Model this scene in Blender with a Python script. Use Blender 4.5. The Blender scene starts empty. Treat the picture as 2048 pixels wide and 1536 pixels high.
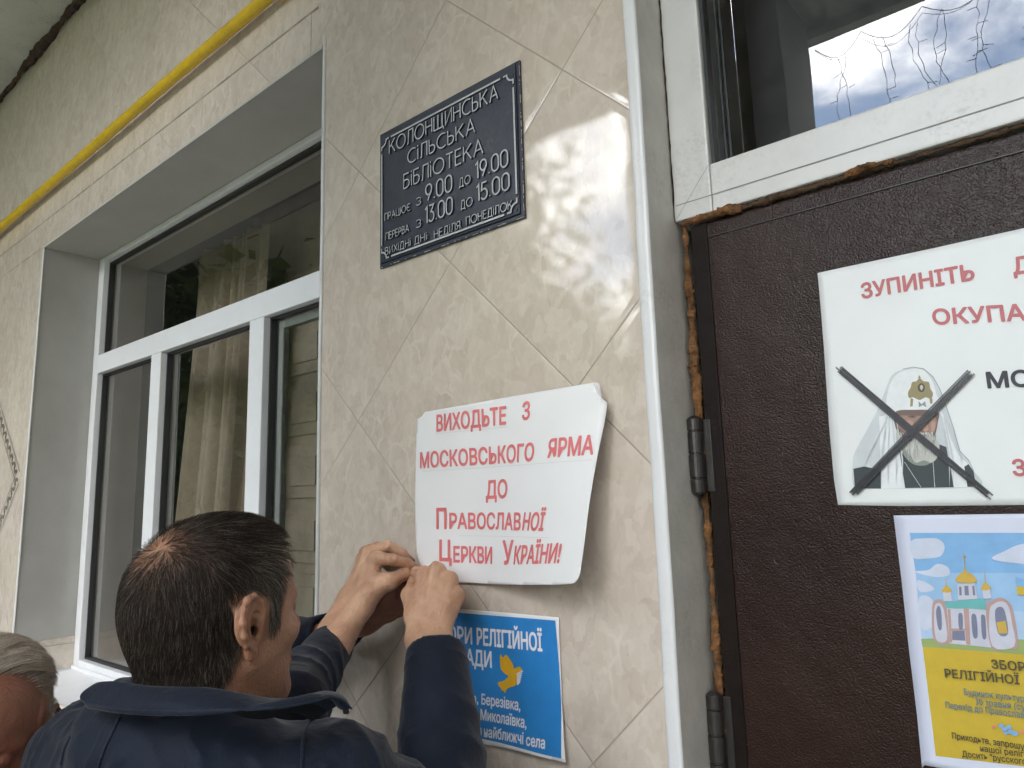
import bpy, bmesh, math, random
import numpy as np
from mathutils import Vector, Matrix
from mathutils.geometry import tessellate_polygon
random.seed(7)
RNG = np.random.default_rng(11)
sc = bpy.context.scene
COL = sc.collection
R = math.radians

# ------------------------------------------------------------------ camera
EYE = np.array([0.0, -0.93, 1.62])
F_PX, YAW, PITCH, ROLL = 1419.8, 0.69751, 0.161069, -0.029596
FW = np.array([-math.sin(YAW)*math.cos(PITCH), math.cos(YAW)*math.cos(PITCH), math.sin(PITCH)])
_r0 = np.array([math.cos(YAW), math.sin(YAW), 0.0]); _u0 = np.cross(_r0, FW)
RT = _r0*math.cos(ROLL) + _u0*math.sin(ROLL)
UP = _u0*math.cos(ROLL) - _r0*math.sin(ROLL)
cam = bpy.data.cameras.new('camera')
cam.sensor_width = 36.0
cam.lens = F_PX/2048*36.0
cam.clip_start = 0.02
cam.clip_end = 500
co = bpy.data.objects.new('camera', cam); COL.objects.link(co)
M3 = Matrix(((RT[0], UP[0], -FW[0]), (RT[1], UP[1], -FW[1]), (RT[2], UP[2], -FW[2])))
co.matrix_world = Matrix.Translation(Vector(EYE)) @ M3.to_4x4()
cam.dof.use_dof = False
sc.camera = co

# ------------------------------------------------------------------ light
sc.view_settings.view_transform = 'Standard'
sc.view_settings.look = 'None'
sc.view_settings.exposure = 2.90
sc.view_settings.gamma = 1.0
SUN_EL, SUN_AZ = R(52), R(20)          # the sun stands behind the building: the facade is in shade
world = bpy.data.worlds.new('World'); sc.world = world
world.use_nodes = True
sun = bpy.data.lights.new('sun', 'SUN'); sun.energy = 2.6; sun.angle = R(0.5); sun.color = (1.0, 0.94, 0.86)
so = bpy.data.objects.new('sun', sun); COL.objects.link(so)
_sd = Vector((math.sin(SUN_AZ)*math.cos(SUN_EL), math.cos(SUN_AZ)*math.cos(SUN_EL), math.sin(SUN_EL)))
so.rotation_euler = (-_sd).to_track_quat('-Z', 'Y').to_euler()


class NT:
    """small helper for building node trees"""
    def __init__(s, tree):
        s.t = tree; tree.nodes.clear()
    def n(s, typ, ins=None, **props):
        nd = s.t.nodes.new(typ)
        for k, v in props.items():
            setattr(nd, k, v)
        if ins:
            for k, v in ins.items():
                sock = nd.inputs[k]
                if isinstance(v, bpy.types.NodeSocket):
                    s.t.links.new(v, sock)
                else:
                    sock.default_value = v
        return nd
    def m(s, op, a, b=None, c=None):
        ins = {0: a}
        if b is not None: ins[1] = b
        if c is not None: ins[2] = c
        return s.n('ShaderNodeMath', ins, operation=op).outputs[0]
    def ramp(s, fac, stops, interp='LINEAR'):
        nd = s.n('ShaderNodeValToRGB', {0: fac})
        cr = nd.color_ramp; cr.interpolation = interp
        while len(cr.elements) < len(stops): cr.elements.new(0.5)
        for e, (p, c) in zip(cr.elements, stops):
            e.position = p
            e.color = tuple(c)+(1,) if hasattr(c, '__len__') else (c, c, c, 1)
        return nd.outputs[0]
    def mix(s, fac, a, b, blend='MIX'):
        nd = s.n('ShaderNodeMix', None, data_type='RGBA', blend_type=blend)
        for i, v in ((0, fac), (6, a), (7, b)):
            if isinstance(v, bpy.types.NodeSocket): s.t.links.new(v, nd.inputs[i])
            else: nd.inputs[i].default_value = (tuple(v)+(1,)) if hasattr(v, '__len__') else v
        return nd.outputs[2]
    def noise(s, vec, scale, detail=3, rough=0.5, dist=0.0):
        return s.n('ShaderNodeTexNoise', {'Vector': vec, 'Scale': scale, 'Detail': detail, 'Roughness': rough, 'Distortion': dist})


w = NT(world.node_tree)
tc = w.n('ShaderNodeTexCoord')
sky = w.n('ShaderNodeTexSky', sky_type='NISHITA', sun_disc=False, sun_elevation=SUN_EL, sun_rotation=SUN_AZ)
sky.air_density = 1.0; sky.dust_density = 0.6
mp = w.n('ShaderNodeMapping', {'Vector': tc.outputs['Generated'], 'Scale': (1, 1, 1.5), 'Location': (2.2, 7.1, 0.3)})
nz = w.noise(mp.outputs[0], 2.2, 6, 0.5, 0.25)
nz2 = w.noise(mp.outputs[0], 6.0, 6, 0.6, 0.2)
cl = w.m('ADD', w.m('MULTIPLY', nz.outputs['Fac'], 0.8), w.m('MULTIPLY', nz2.outputs['Fac'], 0.2))
mask = w.ramp(cl, [(0.42, 0.07), (0.56, 1.0)], 'EASE')
shade = w.ramp(nz2.outputs['Fac'], [(0.3, (5.2, 5.6, 6.4)), (0.60, (15.0, 14.6, 14.0))])
skyc = w.mix(mask, sky.outputs[0], shade)
bg = w.n('ShaderNodeBackground', {'Color': skyc, 'Strength': 0.14})
out = w.n('ShaderNodeOutputWorld', {'Surface': bg.outputs[0]})


# ------------------------------------------------------------------ helpers
def at(px, py, y):
    """photograph pixel -> the point where that sight line meets the plane at depth y"""
    d = FW + (px-1024)/F_PX*RT - (py-768)/F_PX*UP
    t = (y-EYE[1])/d[1]
    return EYE + t*d

def atd(px, py, depth):
    d = FW + (px-1024)/F_PX*RT - (py-768)/F_PX*UP
    return EYE + depth*d

def new_mesh(name, verts, faces, mats, parent=None, smooth=False, mi=None):
    me = bpy.data.meshes.new(name)
    if isinstance(faces, np.ndarray):
        verts = np.asarray(verts, np.float32); n, k = faces.shape
        me.vertices.add(len(verts)); me.vertices.foreach_set('co', verts.ravel())
        me.loops.add(n*k); me.loops.foreach_set('vertex_index', faces.astype(np.int32).ravel())
        me.polygons.add(n); me.polygons.foreach_set('loop_start', np.arange(0, n*k, k, dtype=np.int32))
        me.update(calc_edges=True); me.validate()
    else:
        me.from_pydata([tuple(map(float, v)) for v in verts], [], [tuple(f) for f in faces]); me.update()
    for m_ in (mats if isinstance(mats, (list, tuple)) else [mats]): me.materials.append(m_)
    if mi is not None: me.polygons.foreach_set('material_index', np.asarray(mi, np.int32))
    if smooth: me.polygons.foreach_set('use_smooth', np.ones(len(me.polygons), bool))
    o = bpy.data.objects.new(name, me); COL.objects.link(o)
    if parent: o.parent = parent; o.matrix_parent_inverse = parent.matrix_world.inverted()
    return o

def thing(name, label, cat, loc=(0, 0, 0), group=None):
    o = bpy.data.objects.new(name, None); COL.objects.link(o)
    o.location = loc; o.matrix_world = Matrix.Translation(Vector(loc)); o.empty_display_size = 0.1
    o['label'] = label; o['category'] = cat
    if group: o['group'] = group
    return o

def tag(o, label, cat, group=None):
    o['label'] = label; o['category'] = cat
    if group: o['group'] = group
    return o

class MB:
    def __init__(s): s.v = []; s.f = []; s.mi = []
    def add(s, vs, fs, mi=0):
        b = len(s.v); s.v += [tuple(v) for v in vs]; s.f += [tuple(i+b for i in f) for f in fs]; s.mi += [mi]*len(fs)
        return s
    def box(s, a, b, mi=0, bev=0.0):
        bm = bmesh.new(); bmesh.ops.create_cube(bm, size=1)
        for v in bm.verts:
            v.co = Vector([(a[i]+b[i])/2 + v.co[i]*(b[i]-a[i]) for i in range(3)])
        if bev: bmesh.ops.bevel(bm, geom=bm.edges[:], offset=bev, segments=2, affect='EDGES', profile=0.6)
        bm.verts.index_update()
        s.add([v.co[:] for v in bm.verts], [[v.index for v in f.verts] for f in bm.faces], mi); bm.free()
        return s
    def quad(s, a, b, c, d, mi=0): return s.add([a, b, c, d], [(0, 1, 2, 3)], mi)
    def tube(s, pts, rad, n=8, mi=0, cap=True):
        pts = [Vector(p) for p in pts]; k = len(pts)
        rads = rad if hasattr(rad, '__len__') else [rad]*k
        vs = []; up = Vector((0.13, 0.21, 1))
        for i, p in enumerate(pts):
            t = (pts[min(i+1, k-1)]-pts[max(i-1, 0)]).normalized()
            a = t.cross(up); a = a.normalized() if a.length > 1e-4 else Vector((1, 0, 0)); b = t.cross(a)
            for j in range(n):
                th = 2*math.pi*j/n; vs.append(p+(a*math.cos(th)+b*math.sin(th))*rads[i])
        fs = [(i*n+j, i*n+(j+1) % n, (i+1)*n+(j+1) % n, (i+1)*n+j) for i in range(k-1) for j in range(n)]
        if cap: fs += [tuple(range(n))[::-1], tuple((k-1)*n+j for j in range(n))]
        return s.add(vs, fs, mi)
    def build(s, name, mats, parent=None, smooth=False):
        return new_mesh(name, s.v, s.f, mats, parent, smooth, s.mi)

def poly_tris(pts2):
    t = tessellate_polygon([[Vector((p[0], p[1], 0)) for p in pts2]])
    return [tuple(x) for x in t]

_hash = np.random.default_rng(77).random((32, 32, 32)).astype(np.float32)
def vnoise(P):
    i = np.floor(P).astype(np.int64); f = (P-i).astype(np.float32); f = f*f*(3-2*f); out_ = 0
    for dx in (0, 1):
        for dy in (0, 1):
            for dz in (0, 1):
                w_ = (f[:, 0] if dx else 1-f[:, 0])*(f[:, 1] if dy else 1-f[:, 1])*(f[:, 2] if dz else 1-f[:, 2])
                out_ = out_+w_*_hash[(i[:, 0]+dx) % 32, (i[:, 1]+dy) % 32, (i[:, 2]+dz) % 32]
    return out_
# ------------------------------------------------------------------ materials
def mat(name):
    m_ = bpy.data.materials.new(name); m_.use_nodes = True
    return m_, NT(m_.node_tree)

def simple(name, col, rough=0.5, var=0.12, scale=30, bump=0.0, bscale=200, spec=0.5, metal=0.0, sheen=0.0, dirt=0.0):
    m_, t = mat(name)
    tcn = t.n('ShaderNodeTexCoord'); P_ = tcn.outputs['Object']
    nz_ = t.noise(P_, scale, 5, 0.6)
    fac = t.ramp(nz_.outputs['Fac'], [(0.3, 0.0), (0.7, 1.0)])
    c = t.mix(fac, tuple(x*(1-var) for x in col), tuple(min(1, x*(1+var)) for x in col))
    if dirt:
        d1 = t.noise(P_, 9, 8, 0.7); d2 = t.noise(P_, 160, 3, 0.6)
        dm = t.m('MULTIPLY', t.ramp(d1.outputs['Fac'], [(0.5, 0.0), (0.72, 1.0)]), t.ramp(d2.outputs['Fac'], [(0.45, 0.0), (0.65, 1.0)]))
        c = t.mix(t.m('MULTIPLY', dm, dirt), c, (0.16, 0.13, 0.10))
    ins = {'Base Color': c, 'Roughness': rough, 'Metallic': metal, 'Specular IOR Level': spec, 'Sheen Weight': sheen}
    if bump:
        bn = t.noise(P_, bscale, 3, 0.6)
        ins['Normal'] = t.n('ShaderNodeBump', {'Height': bn.outputs['Fac'], 'Strength': 1.0, 'Distance': bump}).outputs[0]
    b = t.n('ShaderNodeBsdfPrincipled', ins)
    t.n('ShaderNodeOutputMaterial', {'Surface': b.outputs[0]})
    return m_

TILE, TOX, TOZ = 0.39638, -0.92518, 2.63231
def tile_material():
    m_, t = mat('glazed_tile')
    g = t.n('ShaderNodeNewGeometry')
    xyz = t.n('ShaderNodeSeparateXYZ', {0: g.outputs['Position']})
    x = t.m('SUBTRACT', xyz.outputs[0], TOX); z = t.m('SUBTRACT', xyz.outputs[2], TOZ)
    k = 1/(math.sqrt(2)*TILE)
    u = t.m('MULTIPLY', t.m('ADD', x, z), k); v = t.m('MULTIPLY', t.m('SUBTRACT', x, z), k)
    fu, fv = t.m('FRACT', u), t.m('FRACT', v)
    idv = t.n('ShaderNodeCombineXYZ', {0: t.m('FLOOR', u), 1: t.m('FLOOR', v), 2: 0.0})
    wn = t.n('ShaderNodeTexWhiteNoise', {'Vector': idv.outputs[0]}, noise_dimensions='3D')
    rnd = t.n('ShaderNodeSeparateXYZ', {0: wn.outputs['Color']})
    eu = t.m('MINIMUM', fu, t.m('SUBTRACT', 1.0, fu)); ev = t.m('MINIMUM', fv, t.m('SUBTRACT', 1.0, fv))
    e = t.m('MULTIPLY', t.m('MINIMUM', eu, ev), TILE)
    grout = t.ramp(t.m('DIVIDE', e, 0.003), [(0.25, 1.0), (0.5, 0.0)])
    off = t.n('ShaderNodeVectorMath', {0: wn.outputs['Color'], 1: (40.0, 40.0, 40.0)}, operation='MULTIPLY')
    pv = t.n('ShaderNodeVectorMath', {0: g.outputs['Position'], 1: off.outputs[0]}, operation='ADD')
    st = t.n('ShaderNodeMapping', {'Vector': pv.outputs[0], 'Scale': (1.25, 1.0, 0.8), 'Rotation': (0, 0.25, 0)})
    warp = t.noise(st.outputs[0], 11, 5, 0.65)
    wv = t.n('ShaderNodeVectorMath', {0: warp.outputs['Color'], 1: (0.07, 0.07, 0.07)}, operation='MULTIPLY')
    pw = t.n('ShaderNodeVectorMath', {0: st.outputs[0], 1: wv.outputs[0]}, operation='ADD')
    vo = t.n('ShaderNodeTexVoronoi', {'Vector': pw.outputs[0], 'Scale': 34.0, 'Randomness': 1.0})
    vo2 = t.n('ShaderNodeTexVoronoi', {'Vector': pw.outputs[0], 'Scale': 78.0, 'Randomness': 1.0})
    ve = t.n('ShaderNodeTexVoronoi', {'Vector': pw.outputs[0], 'Scale': 20.0}, feature='DISTANCE_TO_EDGE')
    c1 = t.n('ShaderNodeSeparateXYZ', {0: vo.outputs['Color']}); c2 = t.n('ShaderNodeSeparateXYZ', {0: vo2.outputs['Color']})
    big = t.noise(st.outputs[0], 7, 4, 0.6)
    tone = t.m('ADD', t.m('ADD', t.m('MULTIPLY', c1.outputs[0], 0.34), t.m('MULTIPLY', c2.outputs[0], 0.22)), t.m('MULTIPLY', big.outputs['Fac'], 0.75))
    tone = t.m('ADD', tone, t.m('MULTIPLY', t.m('SUBTRACT', rnd.outputs[0], 0.5), 0.12))
    col = t.ramp(tone, [(0.24, (0.500, 0.428, 0.362)), (0.58, (0.575, 0.503, 0.432)), (0.92, (0.645, 0.578, 0.508))])
    vm = t.noise(st.outputs[0], 9, 3, 0.6)
    vein = t.m('MULTIPLY', t.ramp(ve.outputs['Distance'], [(0.0, 1.0), (0.10, 0.0)]), t.ramp(vm.outputs['Fac'], [(0.48, 0.0), (0.62, 0.8)]))
    col = t.mix(vein, col, (0.68, 0.62, 0.545))
    speck = t.noise(g.outputs['Position'], 260, 2, 0.5)
    spot = t.ramp(speck.outputs['Fac'], [(0.765, 0.0), (0.79, 1.0)])
    col = t.mix(t.m('MULTIPLY', spot, 0.7), col, (0.12, 0.10, 0.085))
    col = t.mix(grout, col, (0.40, 0.34, 0.27))
    # relief: pillowed edges, slight tilt of every tile, waviness of the glaze
    pil = t.m('MULTIPLY', t.ramp(t.m('DIVIDE', e, 0.035), [(0.0, 0.0), (0.10, 0.5), (0.4, 0.9), (1.0, 1.0)], 'EASE'), 0.0004)
    tl = t.m('ADD', t.m('MULTIPLY', t.m('MULTIPLY', t.m('SUBTRACT', rnd.outputs[1], 0.5), fu), 0.0075),
             t.m('MULTIPLY', t.m('MULTIPLY', t.m('SUBTRACT', rnd.outputs[2], 0.5), fv), 0.0075))
    wav = t.noise(g.outputs['Position'], 7, 1, 0.5); mic = t.noise(g.outputs['Position'], 150, 3, 0.6)
    h = t.m('ADD', t.m('ADD', pil, tl), t.m('ADD', t.m('MULTIPLY', wav.outputs['Fac'], 0.0006), t.m('MULTIPLY', mic.outputs['Fac'], 0.00003)))
    h = t.m('SUBTRACT', h, t.m('MULTIPLY', grout, 0.0004))
    bmp = t.n('ShaderNodeBump', {'Height': h, 'Strength': 1.0, 'Distance': 1.0})
    ro = t.m('ADD', 0.045, t.m('MULTIPLY', grout, 0.5))
    b = t.n('ShaderNodeBsdfPrincipled', {'Base Color': col, 'Roughness': ro, 'Normal': bmp.outputs[0], 'IOR': 1.62})
    t.n('ShaderNodeOutputMaterial', {'Surface': b.outputs[0]})
    return m_

def glass_material(name, refl=0.11, tint=(0.86, 0.9, 0.88)):
    m_, t = mat(name)
    fr = t.n('ShaderNodeFresnel', {'IOR': 1.5})
    fac = t.m('MINIMUM', t.m('MULTIPLY', fr.outputs[0], refl/0.04), 1.0)
    tr = t.n('ShaderNodeBsdfTransparent', {'Color': tint+(1,)})
    g = t.n('ShaderNodeNewGeometry')
    wv = t.noise(g.outputs['Position'], 3.0, 1, 0.5)
    bp = t.n('ShaderNodeBump', {'Height': wv.outputs['Fac'], 'Strength': 1.0, 'Distance': 0.0012})
    gl = t.n('ShaderNodeBsdfGlossy', {'Roughness': 0.004, 'Color': (1, 1, 1, 1), 'Normal': bp.outputs[0]})
    dn = t.noise(g.outputs['Position'], 60, 6, 0.7)
    df = t.n('ShaderNodeBsdfDiffuse', {'Color': (0.5, 0.5, 0.48, 1)})
    m1 = t.n('ShaderNodeMixShader', {0: fac, 1: tr.outputs[0], 2: gl.outputs[0]})
    m2 = t.n('ShaderNodeMixShader', {0: t.m('MULTIPLY', t.ramp(dn.outputs['Fac'], [(0.45, 0.0), (0.8, 1.0)]), 0.06), 1: m1.outputs[0], 2: df.outputs[0]})
    t.n('ShaderNodeOutputMaterial', {'Surface': m2.outputs[0]})
    return m_

def door_material():
    m_, t = mat('embossed_vinyl')
    g = t.n('ShaderNodeNewGeometry'); P_ = g.outputs['Position']
    wp = t.noise(P_, 90, 2, 0.5)
    wv = t.n('ShaderNodeVectorMath', {0: wp.outputs['Color'], 1: (0.004, 0.004, 0.004)}, operation='MULTIPLY')
    pw = t.n('ShaderNodeVectorMath', {0: P_, 1: wv.outputs[0]}, operation='ADD')
    vo = t.n('ShaderNodeTexVoronoi', {'Vector': pw.outputs[0], 'Scale': 470.0}, feature='SMOOTH_F1')
    nz_ = t.noise(P_, 650, 2, 0.5)
    big = t.noise(P_, 5, 4, 0.6)
    h = t.m('ADD', t.m('MULTIPLY', vo.outputs['Distance'], -0.00072), t.m('MULTIPLY', nz_.outputs['Fac'], 0.00032))
    h = t.m('ADD', h, t.m('MULTIPLY', big.outputs['Fac'], 0.006))
    bp = t.n('ShaderNodeBump', {'Height': h, 'Strength': 1.0, 'Distance': 1.0})
    c = t.mix(t.ramp(big.outputs['Fac'], [(0.35, 0.0), (0.65, 1.0)]), (0.020, 0.0098, 0.0076), (0.028, 0.0138, 0.0105))
    sc_ = t.noise(P_, 40, 6, 0.75)
    c = t.mix(t.m('MULTIPLY', t.ramp(sc_.outputs['Fac'], [(0.70, 0.0), (0.74, 1.0)]), 0.25), c, (0.12, 0.10, 0.09))
    b = t.n('ShaderNodeBsdfPrincipled', {'Base Color': c, 'Roughness': 0.25, 'Normal': bp.outputs[0], 'Specular IOR Level': 0.22})
    t.n('ShaderNodeOutputMaterial', {'Surface': b.outputs[0]})
    return m_

def skin_material(name, base, red, hair):
    m_, t = mat(name)
    tcn = t.n('ShaderNodeTexCoord'); P_ = tcn.outputs['Object']
    a = t.n('ShaderNodeAttribute', attribute_name='scalp', attribute_type='GEOMETRY')
    b_ = t.n('ShaderNodeAttribute', attribute_name='flush', attribute_type='GEOMETRY')
    n1 = t.noise(P_, 45, 6, 0.65); n2 = t.noise(P_, 240, 4, 0.65); n3 = t.noise(P_, 18, 3, 0.5)
    c = t.mix(t.ramp(n1.outputs['Fac'], [(0.3, 0.0), (0.7, 1.0)]), tuple(x*0.86 for x in base), tuple(x*1.1 for x in base))
    c = t.mix(t.m('MULTIPLY', t.ramp(n3.outputs['Fac'], [(0.42, 0.0), (0.62, 1.0)]), 0.35), c, red)
    c = t.mix(t.m('MULTIPLY', b_.outputs['Fac'], 0.75), c, red)
    fr = t.ramp(n2.outputs['Fac'], [(0.62, 0.0), (0.72, 1.0)])
    c = t.mix(t.m('MULTIPLY', fr, 0.25), c, tuple(x*0.45 for x in base))
    c = t.mix(a.outputs['Fac'], c, hair)
    wr = t.n('ShaderNodeTexWave', {'Vector': P_, 'Scale': 60.0, 'Distortion': 9.0, 'Detail': 3.0, 'Detail Scale': 1.6})
    hh = t.m('ADD', t.m('MULTIPLY', n2.outputs['Fac'], 0.0008), t.m('MULTIPLY', wr.outputs['Fac'], 0.00034))
    bp = t.n('ShaderNodeBump', {'Height': hh, 'Strength': 1.0, 'Distance': 1.0})
    b = t.n('ShaderNodeBsdfPrincipled', {'Base Color': c, 'Roughness': 0.48, 'Normal': bp.outputs[0], 'Specular IOR Level': 0.4,
            'Subsurface Weight': 0.12, 'Subsurface Radius': (0.9, 0.35, 0.2), 'Subsurface Scale': 0.004})
    t.n('ShaderNodeOutputMaterial', {'Surface': b.outputs[0]})
    return m_

def hair_material(name, dark, light, grey, greyness):
    m_, t = mat(name)
    a = t.n('ShaderNodeAttribute', attribute_name='shade', attribute_type='GEOMETRY')
    c = t.mix(a.outputs['Fac'], dark, light)
    c = t.mix(t.ramp(a.outputs['Fac'], [(greyness, 0.0), (min(1.0, greyness+0.02), 1.0)]), c, grey)
    b = t.n('ShaderNodeBsdfPrincipled', {'Base Color': c, 'Roughness': 0.5, 'Specular IOR Level': 0.28})
    t.n('ShaderNodeOutputMaterial', {'Surface': b.outputs[0]})
    return m_

def cloth_material(name, c0, c1, rough=0.62, sheen=0.25, weave=900):
    m_, t = mat(name)
    tcn = t.n('ShaderNodeTexCoord'); P_ = tcn.outputs['Object']
    n1 = t.noise(P_, 14, 5, 0.6)
    v = t.n('ShaderNodeTexVoronoi', {'Vector': P_, 'Scale': float(weave)})
    n2 = t.noise(P_, 55, 4, 0.55, 0.6)
    c = t.mix(t.ramp(n1.outputs['Fac'], [(0.3, 0.0), (0.7, 1.0)]), c0, c1)
    h = t.m('ADD', t.m('MULTIPLY', v.outputs['Distance'], 0.0003), t.m('MULTIPLY', n2.outputs['Fac'], 0.0022))
    bp = t.n('ShaderNodeBump', {'Height': h, 'Strength': 0.8, 'Distance': 1.0})
    b = t.n('ShaderNodeBsdfPrincipled', {'Base Color': c, 'Roughness': rough, 'Normal': bp.outputs[0], 'Sheen Weight': sheen, 'Sheen Roughness': 0.4, 'Specular IOR Level': 0.25})
    t.n('ShaderNodeOutputMaterial', {'Surface': b.outputs[0]})
    return m_

M_TILE = tile_material()
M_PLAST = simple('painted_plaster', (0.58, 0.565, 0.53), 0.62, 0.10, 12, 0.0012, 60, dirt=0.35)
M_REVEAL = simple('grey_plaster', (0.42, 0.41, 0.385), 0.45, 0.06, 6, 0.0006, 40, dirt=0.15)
M_SOFFIT = simple('soffit_panel', (0.48, 0.475, 0.45), 0.6, 0.1, 5, 0.001, 30, dirt=0.8)
M_PVC = simple('white_plastic', (0.72, 0.73, 0.75), 0.28, 0.02, 20, dirt=0.18)
M_PVC2 = simple('aged_white_plastic', (0.62, 0.62, 0.61), 0.32, 0.05, 14, dirt=0.32)
M_GASKET = simple('rubber_gasket', (0.02, 0.021, 0.022), 0.5)
M_GLASS = glass_material('window_glass', 0.085)
M_GLASS2 = glass_material('transom_glass', 0.115, (0.8, 0.82, 0.84))
M_DOOR = door_material()
M_METAL = simple('painted_steel', (0.022, 0.018, 0.017), 0.38, 0.3, 90, 0.0006, 220, spec=0.6)
M_FOAM = simple('aged_foam', (0.17, 0.078, 0.027), 0.95, 0.75, 60, 0.004, 260, dirt=0.8)
M_FOAM2 = simple('dark_foam', (0.075, 0.042, 0.022), 0.9, 0.5, 45, 0.003, 160)
M_YEL = simple('yellow_paint', (0.64, 0.43, 0.018), 0.42, 0.10, 25, 0.0012, 70, dirt=0.35)
M_PAPER = simple('paper', (0.80, 0.81, 0.83), 0.45, 0.02, 8, 0.0008, 9)
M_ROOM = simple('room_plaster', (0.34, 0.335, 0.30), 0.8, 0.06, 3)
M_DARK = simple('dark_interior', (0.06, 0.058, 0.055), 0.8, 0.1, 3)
M_GREYWALL = simple('yard_concrete', (0.22, 0.215, 0.2), 0.85, 0.2, 3, 0.004, 20)
M_BARK = simple('bark', (0.09, 0.07, 0.05), 0.9, 0.4, 12, 0.02, 30)
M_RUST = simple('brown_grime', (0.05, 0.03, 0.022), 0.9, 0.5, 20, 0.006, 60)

# ------------------------------------------------------------------ the building
B = thing('library_building', 'tiled beige library facade with white framed window and brown metal door', 'building', (-1.5, 0.1, 0))
WX0, WX1, WZ0, WZ1 = -3.322, -1.343, 0.99, 2.722      # window opening
DX0, DX1, DZ1 = -0.497, 0.62, 2.66                    # door opening
XL, XR, ZT = -7.0, 2.6, 3.90
mb = MB()
xs = [XL, WX0, WX1, DX0, DX1, XR]; zs = [-0.05, WZ0, WZ1, ZT]
for i in range(5):
    if i == 1: spans = [(-0.05, WZ0), (WZ1, ZT)]
    elif i == 3: spans = [(DZ1, ZT)]
    else: spans = [(-0.05, ZT)]
    for a, b in spans:
        mb.quad((xs[i], 0, a), (xs[i+1], 0, a), (xs[i+1], 0, b), (xs[i], 0, b), 0)
        mb.quad((xs[i], 0.42, b), (xs[i+1], 0.42, b), (xs[i+1], 0.42, a), (xs[i], 0.42, a), 1)
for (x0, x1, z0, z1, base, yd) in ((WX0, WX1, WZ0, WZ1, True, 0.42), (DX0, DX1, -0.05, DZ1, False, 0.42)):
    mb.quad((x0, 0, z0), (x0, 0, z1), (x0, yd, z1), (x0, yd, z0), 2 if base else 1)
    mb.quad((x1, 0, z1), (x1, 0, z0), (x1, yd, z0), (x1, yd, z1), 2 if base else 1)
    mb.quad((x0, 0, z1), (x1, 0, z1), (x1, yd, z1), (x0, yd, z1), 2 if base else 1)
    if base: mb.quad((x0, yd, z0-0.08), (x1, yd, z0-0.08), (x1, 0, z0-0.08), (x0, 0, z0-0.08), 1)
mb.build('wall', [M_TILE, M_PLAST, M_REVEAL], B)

# band of cut tiles above the window, its joint and shadow line painted as one dark strip
mb = MB()
xx = XL
while xx < -1.4:
    x2 = min(xx+0.56, -1.372)
    mb.box((xx+0.0005, -0.0018, WZ1+0.006), (x2-0.0005, -0.0006, 2.840), 0, 0.0003)
    xx = x2
mb.build('tile_band', M_TILE, B)
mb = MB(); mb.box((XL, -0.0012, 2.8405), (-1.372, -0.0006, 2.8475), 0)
mb.build('band_shadow_joint', simple('joint_shadow', (0.26, 0.21, 0.165), 0.9, 0.4, 15), B)
# small tile skirting at the foot of the left window reveal
mb = MB(); mb.box((WX0+0.0006, 0.006, 1.002), (WX0+0.006, 0.214, 1.125), 0, 0.001); mb.build('reveal_skirting', M_TILE, B)
# patterned decor border at the far left
decor = MB()
dl = [at(-40, 690, 0), at(36, 955, 0), at(-46, 1170, 0)]
for a, b in ((0, 1), (1, 2)):
    p0, p1 = dl[a], dl[b]; L = np.linalg.norm(p1-p0); t = (p1-p0)/L; nrm = np.array([-t[2], 0, t[0]])
    for o_ in (-0.030, 0.030):
        q0, q1 = p0+nrm*o_, p1+nrm*o_
        wd = nrm*0.0028
        decor.quad(*[(q+np.array([0, -0.0012, 0])) for q in (q0-wd, q1-wd, q1+wd, q0+wd)])
    k = int(L/0.026)
    for j in range(k):
        c = p0+t*(j+0.5)*0.026 + np.array([0, -0.002, 0])
        pts = []
        for q in range(26):
            th = q/25*4.6; r_ = 0.004+0.0035*q/25*2
            pts.append(c+(t*math.cos(th)+nrm*math.sin(th)*(1 if j % 2 else -1))*r_)
        decor.tube(pts, 0.0013, 5)
        pts = [c+t*0.013*s_+nrm*(0.017*math.sin(s_*3)*(1 if j % 2 else -1)) for s_ in np.linspace(-1, 1, 9)]
        decor.tube(pts, 0.0012, 5)
M_DECOR = simple('grey_glaze', (0.15, 0.135, 0.11), 0.4, 0.2, 40)
decor.build('decor_border', M_DECOR, B)

# corner profiles
def profile(name, x0, x1, z0, z1, m_, yb=0.0005, yf=-0.0045):
    b_ = MB(); k = 9; vs = []
    for i in range(k):
        th = math.pi*i/(k-1); cx = (x0+x1)/2 - math.cos(th)*(x1-x0)/2; cy = yb - math.sin(th)**0.45*(yb-yf)
        vs.append((cx, cy))
    segs = 40
    for j in range(segs+1):
        z = z0+(z1-z0)*j/segs
        for cx, cy in vs: b_.v.append((cx+0.0007*math.sin(z*9.1)+0.0004*math.sin(z*31), cy, z))
    for j in range(segs):
        for i in range(k-1):
            a = j*k+i; b_.f.append((a, a+1, a+k+1, a+k)); b_.mi.append(0)
    return b_.build(name, m_, B, True)
profile('corner_profile', -0.519, -0.4965, 0.0, DZ1, M_PVC)
profile('corner_profile', WX0-0.007, WX0+0.0035, WZ0, WZ1+0.004, M_PVC2, yf=-0.004)
profile('corner_profile', WX1-0.004, WX1+0.007, WZ0-0.02, WZ1+0.03, M_PVC2, yf=-0.005)
mb = MB(); mb.box((WX0, -0.0045, WZ1-0.004), (WX1-0.005, -0.0007, WZ1+0.005), 0, 0.001); mb.build('corner_profile', M_REVEAL, B)

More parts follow.
